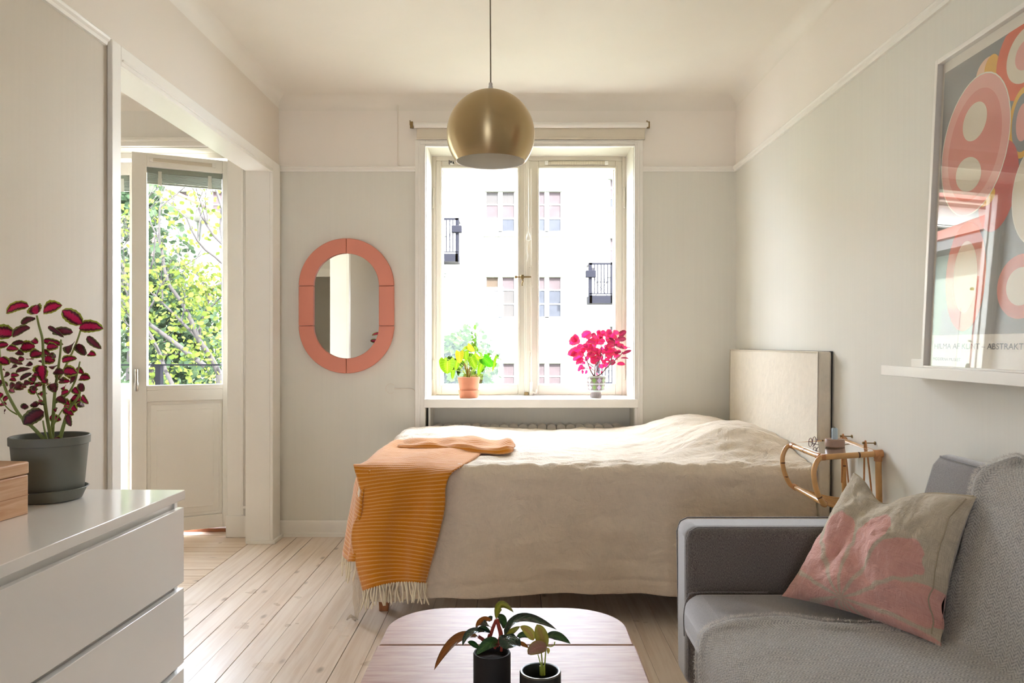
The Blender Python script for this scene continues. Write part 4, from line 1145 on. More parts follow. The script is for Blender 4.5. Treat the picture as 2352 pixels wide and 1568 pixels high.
# ================================================================ picture ledge and framed poster
le = thing('picture_ledge', 'long white picture ledge on the wall above the sofa', 'shelf', (1.31, 2.07, 1.11))
LY0, LY1 = 1.50, 2.66
MB().box(1.258, XR, LY0, LY1, 1.097, 1.115).build('shelf_board', M['frame_white'], le, bevel=.0015)
MB().box(1.250, 1.262, LY0, LY1, 1.094, 1.128).build('front_lip', M['frame_white'], le, bevel=.002)
MB().box(XR - .014, XR, LY0, LY1, 1.115, 1.150).build('back_rail', M['frame_white'], le, bevel=.002)
FY1, FW, FH = 2.470, .715, .985
fo = Vector((1.300, FY1, 1.116)); fu = Vector((0, -1, 0)); fup = Vector((.048, 0, 1)).normalized(); fn_ = fu.cross(fup)
if fn_.x > 0: fn_ = -fn_
po = thing('framed_poster', 'large white-framed poster of overlapping pink and orange ovals leaning on the ledge', 'poster', tuple(fo))
def fp(u, w_, d=0): return fo + fu * u + fup * w_ + fn_ * d
def fbx(mb, u0, u1, w0, w1, d0, d1): return mb.obox(fp((u0 + u1) / 2, (w0 + w1) / 2, (d0 + d1) / 2), fu, fup, fn_, u1 - u0, w1 - w0, d1 - d0)
mb = MB(); fw = .016
fbx(mb, 0, fw, 0, FH, -.018, .014); fbx(mb, FW - fw, FW, 0, FH, -.018, .014); fbx(mb, fw, FW - fw, 0, fw, -.018, .014); fbx(mb, fw, FW - fw, FH - fw, FH, -.018, .014)
mb.build('frame', M['frame_white'], po, bevel=.0015)
mb = MB(); fbx(mb, fw - .003, FW - fw + .003, fw - .003, FH - fw + .003, -.010, -.004); pr = mb.build('paper', pm('poster_paper', '#ece4d6', .7), po)
mb = MB(); fbx(mb, fw - .002, FW - fw + .002, fw - .002, FH - fw + .002, .000, .002); mb.build('pane', M['picture_glass'], po)
PC = {'ground': '#8d8c88', 'pink': '#e2907f', 'rose': '#eaaa9c', 'cream': '#e9dbc2', 'orange': '#e2673f', 'red': '#c8564c', 'yellow': '#e9b23f', 'peach': '#f0c49e', 'line': '#efe6d2'}
pk = list(PC); PM_ = [pm('print_' + n_, PC[n_], .7, var=.05, vs=14) for n_ in pk]
mb = MB(); lay = [0]
def shape(col, pts):
    mb.cur = pk.index(col); lay[0] += 1; d = -.0036 + lay[0] * .00006
    mb.add([fp(min(max(u, .030), FW - .030), min(max(w_, .112), FH - .048), d) for u, w_ in pts], [tuple(range(len(pts)))])
def oval(col, u, w_, a, b, rot=0, n=40):
    shape(col, [(u + a * math.cos(t) * math.cos(rot) - b * math.sin(t) * math.sin(rot), w_ + a * math.cos(t) * math.sin(rot) + b * math.sin(t) * math.cos(rot)) for t in [2 * PI * i / n for i in range(n)]])
shape('ground', [(.030, .112), (FW - .030, .112), (FW - .030, FH - .048), (.030, FH - .048)])
oval('peach', .255, .86, .055, .045); oval('yellow', .275, .865, .035, .040)
oval('orange', .425, .850, .128, .118); oval('cream', .425, .850, .082, .074); oval('rose', .425, .850, .045, .040)
oval('yellow', .425, .67, .060, .095); oval('ground', .425, .67, .046, .078); oval('rose', .425, .67, .028, .05)
oval('red', .330, .520, .085, .125, -.25)
oval('yellow', .27, .505, .05, .03)
oval('line', .205, .665, .168, .205, -.22); oval('rose', .205, .665, .164, .201, -.22); oval('pink', .205, .665, .130, .162, -.22)
oval('cream', .205, .735, .060, .055, .2); oval('cream', .185, .585, .066, .050, -.3)
oval('line', .500, .470, .105, .135); oval('cream', .500, .470, .101, .131); oval('yellow', .520, .470, .066, .10); oval('ground', .532, .470, .052, .082); oval('pink', .545, .47, .035, .06)
oval('orange', .195, .282, .102, .160); oval('peach', .195, .282, .060, .105)
oval('pink', .450, .235, .10, .085); oval('cream', .450, .235, .06, .05); oval('orange', .62, .62, .07, .15); oval('yellow', .62, .32, .08, .06)
mb.build('print', PM_, pr)
def lettering(txt, u, w_, size, width):
    c = bpy.data.curves.new('lettering', 'FONT'); c.body = txt; c.size = size; c.extrude = 0
    c.materials.append(M['ink'])
    o = bpy.data.objects.new('lettering', c); COL.objects.link(o); o.parent = pr
    bpy.context.view_layer.update(); sx_ = width / max(.001, o.dimensions.x)
    R = Matrix((( fu.x, fup.x, fn_.x, 0), (fu.y, fup.y, fn_.y, 0), (fu.z, fup.z, fn_.z, 0), (0, 0, 0, 1)))
    me = bpy.data.meshes.new_from_object(o.evaluated_get(bpy.context.evaluated_depsgraph_get())); bpy.data.objects.remove(o)
    o = obj('lettering', me, pr, basis=Matrix.Translation(fp(u, w_, -.0030)) @ R @ Matrix.Diagonal((sx_, 1, 1, 1)))
M['ink'] = pm('printing_ink', '#3f3b38', .6)
lettering('HILMA AF KLINT \u2013 ABSTRAKT PIONJ\u00c4R', .044, .070, .0235, .560)
lettering('MODERNA MUSEET', .040, .034, .0125, .150)
# ================================================================ leaves
def leaf_material(name, centre, body, edge, edge_pos=.72, rough=.4, trans=.3, vein=None, toothed=.0, spec=.4):
    k = NT(name); uv = k.n('TexCoord').outputs['UV']; q = k.n('SeparateXYZ', {0: uv})
    d = k.math('MULTIPLY', k.math('ABSOLUTE', k.math('SUBTRACT', q.outputs[0], .5)), 2.0)
    rnd = k.n('ObjectInfo').outputs['Random']
    nz = k.noise(k.n('Mapping', {'Vector': uv, 'Scale': (3, 5, 1)}).outputs[0], 2.0, 3)
    tip = k.n('MapRange', {0: q.outputs[1], 1: .72, 2: 1.0, 3: 0.0, 4: .35}).outputs[0]
    e = k.math('ADD', k.math('ADD', d, k.math('MULTIPLY', k.math('SUBTRACT', nz, .5), .5)), tip)
    col = k.ramp(e, [(.0, lin(centre)), (.30, lin(centre)), (.48, lin(body)), (edge_pos, lin(body)), (min(.99, edge_pos + .14), lin(edge))])
    rib = k.math('ABSOLUTE', k.math('SINE', k.math('ADD', k.math('MULTIPLY', q.outputs[1], 22.0), k.math('MULTIPLY', d, -5.0))))
    mid = k.math('LESS_THAN', d, .05)
    if vein: col = k.mix(k.math('MULTIPLY', k.math('MAXIMUM', mid, k.math('LESS_THAN', rib, .10)), .55), col, lin(vein))
    col = k.n('HueSaturation', {'Color': col, 'Value': k.math('ADD', .8, k.math('MULTIPLY', rnd, .4)), 'Hue': .5, 'Saturation': 1.0, 'Fac': 1.0}).outputs[0]
    k.set(color=col, rough=rough, spec=spec, normal=k.bump(k.math('ADD', rib, k.math('MULTIPLY', nz, 2)), .25, .002))
    if trans:
        tb_ = k.n('BsdfTranslucent', {'Color': col}); mx = k.n('MixShader', {0: trans, 1: k.b.outputs[0], 2: tb_.outputs[0]})
        k.l(mx.outputs[0], k.out.inputs[0])
    return k.m
SHAPES = {'ovate': lambda t: 1.72 * t ** .5 * max(0, 1 - t) ** .62, 'lance': lambda t: math.sin(PI * min(1, t ** .85)) ** .75, 'heart': lambda t: (1 - t ** 1.9) ** .62 * (.55 + .45 * min(1, t * 5 + .2)),
          'round': lambda t: math.sin(PI * min(1, max(.03, t))) ** .5}
def leaf(parent, base, mid, tip, width, mat, nh=(0, -1, .35), shape='ovate', fold=.22, rows=9, teeth=0.0, wave=.0, lobe=.0, name='leaf'):
    base, mid, tip, nh = Vector(base), Vector(mid), Vector(tip), Vector(nh).normalized()
    cols = [-1, -.55, 0, .55, 1]; P = []; UV = []; ph = random.uniform(0, 6)
    for i in range(rows + 1):
        t = i / rows; c = base * (1 - t) ** 2 + mid * 2 * t * (1 - t) + tip * t * t
        d = (mid - base) * (1 - t) + (tip - mid) * t; d = d.normalized() if d.length > 1e-7 else Vector((0, 0, 1))
        s = d.cross(nh); s = s.normalized() if s.length > 1e-6 else Vector((1, 0, 0)); n_ = s.cross(d)
        hw = width / 2 * SHAPES[shape](t) + width * .008
        hw *= 1 + teeth * (1 if i % 2 else -1) * (0 < i < rows)
        row = []
        for cc in cols:
            p = c + s * (hw * cc) + n_ * (fold * hw * abs(cc) ** 1.4 + wave * width * math.sin(t * 9 + ph + (2 if cc > 0 else 0)) * abs(cc)) - d * (lobe * width * abs(cc) ** 1.5 * max(0, 1 - t * 2.6))
            row.append(tuple(p))
        P.append(row); UV.append([((cc + 1) / 2, t) for cc in cols])
    return MB().grid(P, UV).build(name, mat, parent, smooth=180)
def stem(parent, pts, r, mat, name='stem'):
    q = smooth_path(pts, 5); n_ = len(q)
    R_ = [r[0] + (r[1] - r[0]) * i / (n_ - 1) for i in range(n_)] if isinstance(r, tuple) else r
    return MB().tube(q, R_, 8).build(name, mat, parent, smooth=60)
def crop_at(ox, oy, sc):
    return lambda x, y, Y: at(ox + x / sc, oy + y / sc, Y)

# ---------------------------------------------------------------- coleus on the chest
M['coleus'] = leaf_material('coleus_leaf', '#b5124c', '#4a0c1c', '#8f9a35', .66, .38, .22)
M['coleus_dark'] = leaf_material('coleus_old_leaf', '#6d1f33', '#472026', '#6d7038', .66, .45, .18)
M['coleus_stem'] = pm('coleus_stem', '#87944a', .5, var=.2, vs=30)
M['pot_grey'] = pm('grey_green_pot', '#6f7066', .55, var=.03, vs=8, bump=.05, bs=200)
PY = 2.10; pc = at(115, 1140, PY); pcx = pc.x
co = thing('potted_coleus', 'dark red coleus with lime leaf edges in a grey-green plastic pot on the chest', 'potted plant', (pcx, PY, .78))
ZB = .7805
mb = MB(); mb.lathe([(.001, .0), (.073, .0), (.077, .002), (.088, .028), (.094, .032), (.091, .033), (.075, .006), (.001, .006)], (pcx, PY, ZB), 56); mb.build('saucer', M['pot_grey'], co, smooth=40)
mb = MB(); mb.lathe([(.001, .0), (.077, .0), (.080, .003), (.0925, .142), (.097, .144), (.0975, .164), (.0945, .166), (.092, .164), (.089, .140), (.076, .01), (.001, .01)], (pcx, PY, ZB + .007), 64); mb.build('pot', M['pot_grey'], co, smooth=40)
mb = MB(); mb.lathe([(.001, .150), (.05, .152), (.0905, .146)], (pcx, PY, ZB), 40); mb.build('soil', M['soil'], co, smooth=60)
ca = crop_at(0, 660, 4.354)
def cst(pts, r0, r1, dys): stem(co, [ca(x_, y_, PY + d) for (x_, y_), d in zip(pts, dys)], (r0, r1), M['coleus_stem'])
cst([(520, 1560), (490, 1400), (455, 1200), (440, 1000), (432, 720), (425, 520), (390, 380), (368, 280)], .0052, .0026, [0, 0, 0, 0, 0, 0, 0, 0])
cst([(490, 1570), (330, 1400), (200, 1280), (100, 1110), (50, 1000), (15, 850), (0, 690), (-10, 560)], .005, .0026, [0, -.01, -.02, -.03, -.03, -.02, -.02, -.02])
cst([(590, 1560), (620, 1440), (660, 1300), (700, 1200), (790, 1080), (800, 960)], .0055, .003, [.02, .03, .03, .02, .02, .02])
cst([(520, 1540), (540, 1180), (555, 1000), (580, 830), (605, 640), (610, 520)], .005, .0024, [.02, .02, .03, .03, .03, .03])
cst([(560, 1150), (680, 1060), (740, 960), (770, 870), (800, 740)], .0032, .002, [.03, .0, -.01, -.01, -.01])
cst([(600, 900), (680, 740), (745, 600), (790, 480), (812, 400)], .003, .0022, [.03, .04, .04, .04, .04])
cst([(440, 1180), (390, 1100), (355, 1020), (345, 920)], .002, .0014, [0, -.02, -.03, -.03])
cst([(480, 1560), (445, 1420), (430, 1330)], .003, .002, [-.02, -.03, -.03]); cst([(520, 1400), (620, 1230), (680, 1180)], .0022, .0016, [-.01, -.02, -.02]); cst([(170, 1270), (90, 1220), (20, 1140), (0, 1100)], .002, .0014, [-.02, -.04, -.05, -.05])
CL = [(290,190,60,260,95),(430,240,625,180,140),(370,265,365,175,130),(350,300,215,370,80),(820,370,620,230,120),(790,405,1035,415,110),(870,490,1015,615,66),(790,560,850,680,95),(730,560,680,665,120),(730,450,520,460,80),(480,390,640,500,45),(300,400,125,500,95),(140,470,-60,450,140),(85,570,-30,590,70),(240,550,105,590,55),(350,590,205,600,120),(470,590,585,590,100),(430,530,635,570,65),(420,660,300,690,110),(450,700,550,740,110),(620,740,770,710,75),(330,770,265,770,50),(430,780,432,955,165),(310,810,155,850,65),(320,860,200,930,40),(640,840,775,860,100),(540,840,650,860,70),(770,800,840,865,55),(800,900,905,910,85),(310,950,230,970,55),(350,890,345,945,70),(530,960,560,1050,85),(700,940,590,940,55),(830,960,820,1045,65),(740,1000,790,1065,65),(690,1040,610,1070,60),(725,1090,815,1130,100),(580,1090,660,1160,75),(820,1080,885,1165,55),(640,1190,775,1230,115),(640,1210,740,1275,65),(440,1240,235,1370,130),(400,1330,320,1260,85),(300,1240,420,1300,65),(680,1270,712,1390,55),(500,1290,610,1330,75),(100,870,45,890,55),(110,880,195,880,45),(150,980,235,1020,85),(100,1000,150,1050,75),(20,930,-20,1000,65),(40,960,75,990,55),(85,710,230,770,50),(70,600,190,620,65),(0,700,90,770,95),(30,1060,0,1110,55),(90,1090,40,1140,45),(400,1050,430,1105,55),(330,1150,380,1185,65),(540,1510,620,1530,70),(570,1200,560,1245,34),(60,1220,50,1262,28),(45,800,55,832,22),(430,640,520,690,70),(380,560,330,520,60),(560,700,500,660,60),(600,880,560,930,55),(760,900,700,960,70),(420,1280,380,1230,60),(640,1130,700,1180,60),(560,780,520,820,70),(660,980,640,1030,55),(700,860,760,900,70)]
su = PY / FPX / 4.354
for _ in range(34):
    a_ = random.uniform(0, 6.28); x_ = random.gauss(430, 190); y_ = random.uniform(620, 1180); L_ = random.uniform(45, 85); CL.append((x_, y_, x_ + L_ * math.cos(a_), y_ + L_ * math.sin(a_) * .7, L_ * random.uniform(.6, .95)))
for i, (bx_, by_, tx_, ty_, w_) in enumerate(CL):
    d0 = random.uniform(-.05, .05); d1 = d0 + random.uniform(-.03, .03)
    B_, T_ = ca(bx_, by_, PY + d0), ca(tx_, ty_, PY + d1)
    L_ = (T_ - B_).length; md_ = (B_ + T_) / 2 + Vector((0, -.012, L_ * random.uniform(.02, .22)))
    old = i in (3, 6, 7, 8, 9, 10, 11, 14, 21, 23, 24, 26, 29, 33, 44, 48, 52) or (i > 20 and random.random() < .25)
    leaf(co, B_, md_, T_, w_ * su * 1.45, M['coleus_dark' if old else 'coleus'], (random.uniform(-.4, .4), -1, random.uniform(.1, .7)), 'ovate', random.uniform(.05, .3), 10, .045, .03)

# ---------------------------------------------------------------- philodendron on the sill
M['philo'] = leaf_material('lime_leaf', '#93b91d', '#7cab10', '#8ab31f', .8, .3, .3, '#c9dd6a')
M['philo_yellow'] = leaf_material('yellow_leaf', '#c6b92a', '#c0b31e', '#c9bd38', .8, .3, .3, '#eae38a')
M['philo_dark'] = leaf_material('mid_green_leaf', '#57ab12', '#459c0e', '#5db01a', .8, .28, .35, '#86c344')
M['terracotta'] = pm('terracotta', '#d98f6c', .75, var=.05, vs=14, bump=.08, bs=120)
SYP = 4.94; sc = at(1077, 900, SYP); SZ = .8595
ph = thing('potted_philodendron', 'lime green heart-leaved philodendron in a terracotta pot on the windowsill', 'potted plant', (sc.x, SYP, SZ))
mb = MB(); mb.lathe([(.001, 0), (.057, 0), (.060, .003), (.067, .046), (.068, .048), (.063, .048), (.058, .010), (.001, .010)], (sc.x, SYP, SZ), 48); mb.build('saucer', M['terracotta'], ph, smooth=40)
mb = MB(); mb.lathe([(.001, .012), (.052, .012), (.0715, .126), (.072, .130), (.068, .131), (.066, .122), (.050, .02), (.001, .02)], (sc.x, SYP, SZ), 48); mb.build('pot', M['terracotta'], ph, smooth=40)
mb = MB(); mb.lathe([(.001, .120), (.066, .118)], (sc.x, SYP, SZ), 32); mb.build('soil', M['soil'], ph, smooth=60)
cp = crop_at(990, 760, 9.224); su = SYP / FPX / 9.224
M['philo_stem'] = pm('lime_stem', '#a3ad3c', .5, var=.15, vs=30); M['sheath'] = pm('brown_sheath', '#9a6236', .8, var=.3, vs=80, bump=.5, bs=160)
PLs = [(345,640,345,905,300,'philo',0,.45),(560,640,520,835,110,'philo',0,.15),(470,830,455,1020,85,'philo',.02,.3),(605,440,605,685,165,'philo_yellow',-.03,.15),(730,440,745,625,125,'philo',.02,.2),(770,310,925,440,120,'philo_yellow',.03,.1),(690,360,770,370,70,'philo',.03,.1),(850,550,955,805,170,'philo',-.04,.3),(910,500,1130,690,105,'philo',0,.2),(1110,575,1310,750,210,'philo_dark',-.02,.1),(1070,690,1000,940,110,'philo',.02,.3),(1380,530,1300,860,55,'philo',.03,.2),(700,600,720,660,60,'philo',.04,.1),(300,570,330,700,70,'philo',.05,.1)]
root = cp(790, 990, SYP)
for bx_, by_, tx_, ty_, w_, mt, dy, fo_ in PLs:
    B_, T_ = cp(bx_, by_, SYP + dy), cp(tx_, ty_, SYP + dy - .02)
    leaf(ph, B_, (B_ + T_) / 2 + Vector((0, -.012, 0)), T_, w_ * su * 1.15, M[mt], (0, -1, .2), 'heart', fo_, 10, 0, .02, .22)
    mid_ = (root + B_) / 2 + Vector(((B_.x - root.x) * -.12, 0, .012))
    stem(ph, [root + Vector((random.uniform(-.015, .015), random.uniform(-.012, .012), -.004)), mid_, B_ + Vector((0, .004, .002))], (.0020, .0013), M['philo_stem'])
for a_ in ((700, 680, 780, 980), (770, 760, 800, 985), (815, 760, 825, 985), (770, 850, 790, 990)):
    t_ = cp(a_[0], a_[1], SYP); b_ = cp(a_[2], a_[3], SYP)
    q = [b_.lerp(t_, i / 8) for i in range(9)]
    mb = MB(); mb.tube(q, [.005 * (1.15 if i % 2 else .8) * (1 - .5 * i / 8) for i in range(9)], 8); mb.build('leaf_sheath', M['sheath'], ph, smooth=60)

# ---------------------------------------------------------------- pink iresine on the sill
M['pink'] = leaf_material('magenta_leaf', '#d6206f', '#cc3157', '#c84c4c', .80, .35, .32, '#e4568c')
M['pink_deep'] = leaf_material('wine_leaf', '#a3184c', '#8a2240', '#963444', .78, .4, .18, '#e05a90')
M['pink_stem'] = pm('wine_stem', '#7a4a48', .5)
IY = 4.945; ic = at(1368.5, 900, IY)
ir = thing('potted_iresine', 'magenta-leaved plant in a footed ceramic pot with green and lilac diamonds', 'potted plant', (ic.x, IY, SZ))
k = NT('diamond_ceramic'); uv = k.n('TexCoord').outputs['UV']; q = k.n('SeparateXYZ', {0: uv})
u10 = k.math('MULTIPLY', q.outputs[0], 12.0); cell = k.math('FLOOR', u10); fu_ = k.math('ABSOLUTE', k.math('SUBTRACT', k.math('FRACT', u10), .5))
z_ = k.n('SeparateXYZ', {0: k.n('TexCoord').outputs['Object']}).outputs[2]
def band(z0, z1):
    v_ = k.math('ABSOLUTE', k.math('DIVIDE', k.math('SUBTRACT', z_, (z0 + z1) / 2), (z1 - z0)))
    inb = k.math('LESS_THAN', v_, .5); dia = k.math('LESS_THAN', k.math('ADD', k.math('MULTIPLY', fu_, 1.15), v_), .53); return inb, dia
z0b = SZ
bA, dA = band(z0b + .092, z0b + .130); bB, dB = band(z0b + .048, z0b + .084)
inb = k.math('MAXIMUM', bA, bB); dia = k.math('MAXIMUM', dA, dB)
c3 = k.math('FRACT', k.math('DIVIDE', k.math('ADD', cell, .5), 4.0))
cc = k.ramp(c3, [(.0, lin('#86a85e')), (.25, lin('#cbb6d6')), (.5, lin('#a9c193')), (.75, lin('#d3ddcf'))]); cc.node.color_ramp.interpolation = 'CONSTANT'
col = k.mix(inb, lin('#cfd8cf'), k.mix(dia, lin('#8a7c7c'), cc)); k.set(color=col, rough=.25, spec=.5); M['diamond'] = k.m
mb = MB(); mb.lathe([(.001, .036), (.040, .038), (.052, .044), (.0555, .050), (.060, .086), (.0615, .092), (.0650, .136), (.064, .138), (.061, .136), (.050, .05), (.001, .046)], (ic.x, IY, SZ), 56, uvs=True); mb.build('pot', M['diamond'], ir, smooth=40)
mb = MB(); mb.lathe([(.001, 0), (.036, 0), (.037, .003), (.030, .030), (.034, .037), (.001, .037)], (ic.x, IY, SZ), 40)
for i in range(24):
    a = 2 * PI * i / 24; mb.tube([(ic.x + .0365 * math.cos(a), IY + .0365 * math.sin(a), SZ + .003), (ic.x + .030 * math.cos(a), IY + .030 * math.sin(a), SZ + .030)], .0022, 5)
mb.build('foot', pm('fluted_foot', '#a79a97', .3, var=.15, vs=50), ir, smooth=45)
mb = MB(); mb.lathe([(.001, .128), (.061, .126)], (ic.x, IY, SZ), 32); mb.build('soil', M['soil'], ir, smooth=60)
ci = crop_at(1280, 740, 8.255); su = IY / FPX / 8.255
def ist(pts, r0=.0052, r1=.0026, dy=0): stem(ir, [ci(x_, y_, IY + dy * i) for i, (x_, y_) in enumerate(pts)], (r0, r1), M['pink_stem'])
ist([(705, 1030), (640, 930), (590, 800), (540, 680), (490, 590), (490, 500)]); ist([(710, 1030), (715, 900), (720, 830), (800, 720), (830, 560), (830, 420)], dy=-.006); ist([(730, 1030), (840, 970), (910, 890), (1000, 800), (1100, 710), (1200, 620), (1240, 560)])
ist([(900, 890), (980, 810), (1040, 660), (1080, 500), (1090, 290)], .0044, .0024, .006); ist([(690, 850), (620, 800), (590, 780)], .004); ist([(710, 920), (620, 870), (520, 870), (440, 800)], .0034, .002); ist([(740, 920), (830, 905), (900, 895)], .003, .002); ist([(740, 950), (780, 830), (860, 660), (910, 480), (930, 300)], .0034, .002, .01); ist([(720, 830), (730, 700), (690, 500), (640, 400)], .0034, .002, .012)
IL = [(430,320,270,400,180),(460,290,610,210,120),(400,260,330,300,120),(560,360,690,390,95),(530,440,640,380,90),(480,520,250,600,170),(500,600,330,700,110),(420,520,500,470,95),(700,480,520,500,90),(760,420,690,360,120),(720,390,860,400,120),(740,230,650,260,75),(800,220,760,170,85),(830,230,900,190,95),(950,260,880,200,95),(960,230,1010,160,110),(1060,200,1010,290,180),(1080,240,1150,190,120),(1170,260,1310,170,105),(1150,300,1110,330,65),(1140,340,1305,320,110),(940,380,1060,400,95),(1060,420,1230,490,55),(1000,470,950,420,85),(880,560,1050,550,120),(900,620,1020,650,85),(830,560,760,620,120),(800,640,850,700,75),(760,660,720,690,85),(660,600,590,580,85),(680,640,600,620,65),(620,700,720,690,75),(640,740,720,780,75),(500,680,380,780,95),(540,780,430,760,75),(480,800,410,910,65),(530,850,450,880,65),(560,900,540,970,45),(480,900,480,970,45),(610,870,640,850,45),(850,790,830,860,95),(900,760,940,850,105),(870,700,890,780,75),(1000,700,910,710,65),(1100,730,990,790,105),(1130,790,1290,800,70),(1200,680,1360,690,28),(1230,600,1410,530,55),(1220,560,1060,600,45),(1200,470,1330,490,65),(1240,490,1405,480,14),(1120,560,1190,540,45),(1090,660,1130,700,45),(740,990,770,970,50),(820,950,850,940,40),(700,540,660,570,75),(820,700,750,640,65),(960,520,900,500,75),(640,540,600,560,65),(780,320,700,330,65),(880,310,820,330,85),(960,330,1060,360,85),(540,560,460,520,85),(800,300,860,240,90),(700,620,650,700,80),(930,440,1010,520,90),(580,470,500,430,80),(980,600,1080,620,80),(600,640,540,720,70),(880,480,820,540,80),(860,250,800,290,85),(1000,260,930,320,90),(760,560,700,600,80),(660,420,580,420,80),(340,290,300,360,110),(360,560,300,640,110)]
deep = {11, 18, 20, 22, 26, 44, 46, 47, 48, 50, 60, 61}
for _ in range(44):
    a_ = random.uniform(0, 6.28); q_ = random.random() ** .5; t_ = random.uniform(0, 6.28); x_ = 800 + 400 * q_ * math.cos(t_); y_ = 480 + 250 * q_ * math.sin(t_); L_ = random.uniform(80, 140); IL.append((x_, y_, x_ + L_ * math.cos(a_), y_ + L_ * .7 * math.sin(a_), L_ * random.uniform(.55, .8)))
for i, (bx_, by_, tx_, ty_, w_) in enumerate(IL):
    d0 = random.uniform(-.05, .045); g_ = 1.0 if tx_ > 1250 else 1.25
    B_, T_ = ci(bx_, by_, IY + d0), ci(bx_ + (tx_ - bx_) * g_, by_ + (ty_ - by_) * g_, IY + d0 + random.uniform(-.02, .02)); L_ = (T_ - B_).length
    leaf(ir, B_, (B_ + T_) / 2 + Vector((0, -.006, L_ * random.uniform(.0, .2))), T_, w_ * su * 1.5, M['pink_deep' if i in deep else 'pink'], (random.uniform(-.4, .4), -1, random.uniform(.1, .8)), 'ovate', random.uniform(.05, .3), 8, .03, .03)

# ---------------------------------------------------------------- two small pots on the table
M['blackpot'] = pm('black_stoneware', '#191511', .75, bump=.1, bs=300)
M['olivepot'] = pm('dark_olive_stoneware', '#24231c', .6, bump=.08, bs=300)
def table_pot(name, px_, py_rim, Y, dia, hgt, mat, label, rim_r=.003, soil_dz=-.012, rim_mat=None):
    c = at(px_, py_rim, Y); r = dia / 2
    t = thing(name, label, 'potted plant', (c.x, Y, TZ))
    mb = MB(); mb.lathe([(.001, 0), (r - .004, 0), (r, .004), (r, hgt - rim_r), (r - rim_r * .4, hgt), (r - rim_r * 1.4, hgt), (r - rim_r * 1.8, hgt - rim_r), (r - rim_r * 1.8, .01), (.001, .01)], (c.x, Y, TZ + .0003), 56); mb.build('pot', M[mat], t, smooth=40)
    mb = MB(); mb.lathe([(.001, hgt + soil_dz + .003), (r - rim_r * 1.6, hgt + soil_dz)], (c.x, Y, TZ), 32); mb.build('soil', M['soil'], t, smooth=60)
    return t, c
tY1, tY2 = 1.63, 1.575
t1_, c1_ = table_pot('potted_philodendron', 1130, 1491, tY1, .0785, at(1130, 1497, tY1).z - TZ, 'blackpot', 'glossy dark-leaved philodendron with red stems in a black cylinder pot on the coffee table')
t2_, c2_ = table_pot('potted_syngonium', 1241, 1536, tY2, .0840, at(1241, 1540, tY2).z - TZ, 'olivepot', 'dusky pink and yellow-green syngonium in a low dark olive pot on the coffee table', .0045, -.030)
if True:
    r = .042; mb = MB(); hgt = at(1241, 1540, tY2).z - TZ
    mb.lathe([(r - .0048, hgt + .0003), (r - .0016, hgt + .0006), (r + .0002, hgt - .0022)], (c2_.x, tY2, TZ + .0003), 56); mb.build('bare_rim', pm('pale_glaze_rim', '#5d5a50', .25), t2_, smooth=60)
M['gloss_green'] = leaf_material('glossy_green_leaf', '#2f5a26', '#234a22', '#2a4d22', .8, .16, .1, '#4f7a3a', spec=.6)
M['gloss_silver'] = leaf_material('glossy_dark_leaf', '#26402c', '#1f3626', '#24382a', .8, .10, .05, '#3b5a40', spec=.8)
M['bronze'] = leaf_material('bronze_leaf', '#9a5a22', '#8f531f', '#7a4a24', .8, .25, .25, '#b87a3a', spec=.5)
M['olive'] = leaf_material('olive_new_leaf', '#8a8a2e', '#77792b', '#7d6a35', .8, .3, .3, '#a8a04a')
M['redstem'] = pm('red_petiole', '#9c3a28', .3, var=.15, vs=30)
ct = crop_at(960, 1360, 6.533); su = tY1 / FPX / 6.533
def tl(par, Y, b, m, t, w_, mt, nh=(0, -1, .5), sh='lance', fold=.25, dy=(0, 0, 0), wave=.02, lobe=0):
    # the middle control point is pushed so that the curve passes near m
    B_, Mm, T_ = ct(*b, Y + dy[0]), ct(*m, Y + dy[1]), ct(*t, Y + dy[2])
    leaf(par, B_, Mm * 2 - (B_ + T_) / 2, T_, w_ * su, M[mt], nh, sh, fold, 14, 0, wave, lobe)
tl(t1_, tY1, (905, 660), (560, 730), (245, 1165), 190, 'bronze', (-.5, -.6, .7), dy=(0, -.03, -.06))
tl(t1_, tY1, (1125, 615), (820, 590), (670, 800), 130, 'gloss_silver', (0, -.35, 1), dy=(0, -.02, -.05))
tl(t1_, tY1, (1175, 400), (1240, 190), (1435, 300), 120, 'olive', (.4, -1, .5), dy=(0, -.01, -.02), fold=.5)
tl(t1_, tY1, (1110, 420), (960, 400), (870, 545), 110, 'bronze', (.2, -1, -.5), dy=(.02, .02, .02))
tl(t1_, tY1, (1120, 560), (1000, 470), (880, 530), 130, 'gloss_silver', (0, -.4, 1), dy=(.02, .0, .02)); tl(t1_, tY1, (1090, 610), (980, 540), (890, 560), 80, 'gloss_green', (0, -1, .5), dy=(.02, .02, .0))
tl(t1_, tY1, (1190, 340), (1270, 420), (1280, 545), 130, 'gloss_green', (.5, -1, .3), dy=(.04, .04, .04)); tl(t1_, tY1, (1120, 360), (1080, 400), (1075, 440), 80, 'gloss_silver', dy=(.05, .05, .05))
tl(t1_, tY1, (1300, 650), (1560, 390), (2085, 560), 165, 'gloss_silver', (-.25, -.55, 1), dy=(0, .0, -.04), fold=.3); tl(t1_, tY1, (1300, 650), (1420, 570), (1530, 510), 95, 'olive', (0, -1, -.2), dy=(.01, .01, .01))
tl(t1_, tY1, (1470, 660), (1380, 740), (1330, 845), 330, 'gloss_silver', (0, -.7, 1), 'round', .1, (-.01, -.03, -.05), .07)
tl(t1_, tY1, (1215, 760), (1060, 770), (870, 940), 170, 'gloss_green', (-.2, -1, .6), dy=(0, -.03, -.045)); tl(t1_, tY1, (745, 745), (840, 780), (925, 850), 80, 'gloss_green', (0, -1, .6), dy=(-.02, -.01, 0))
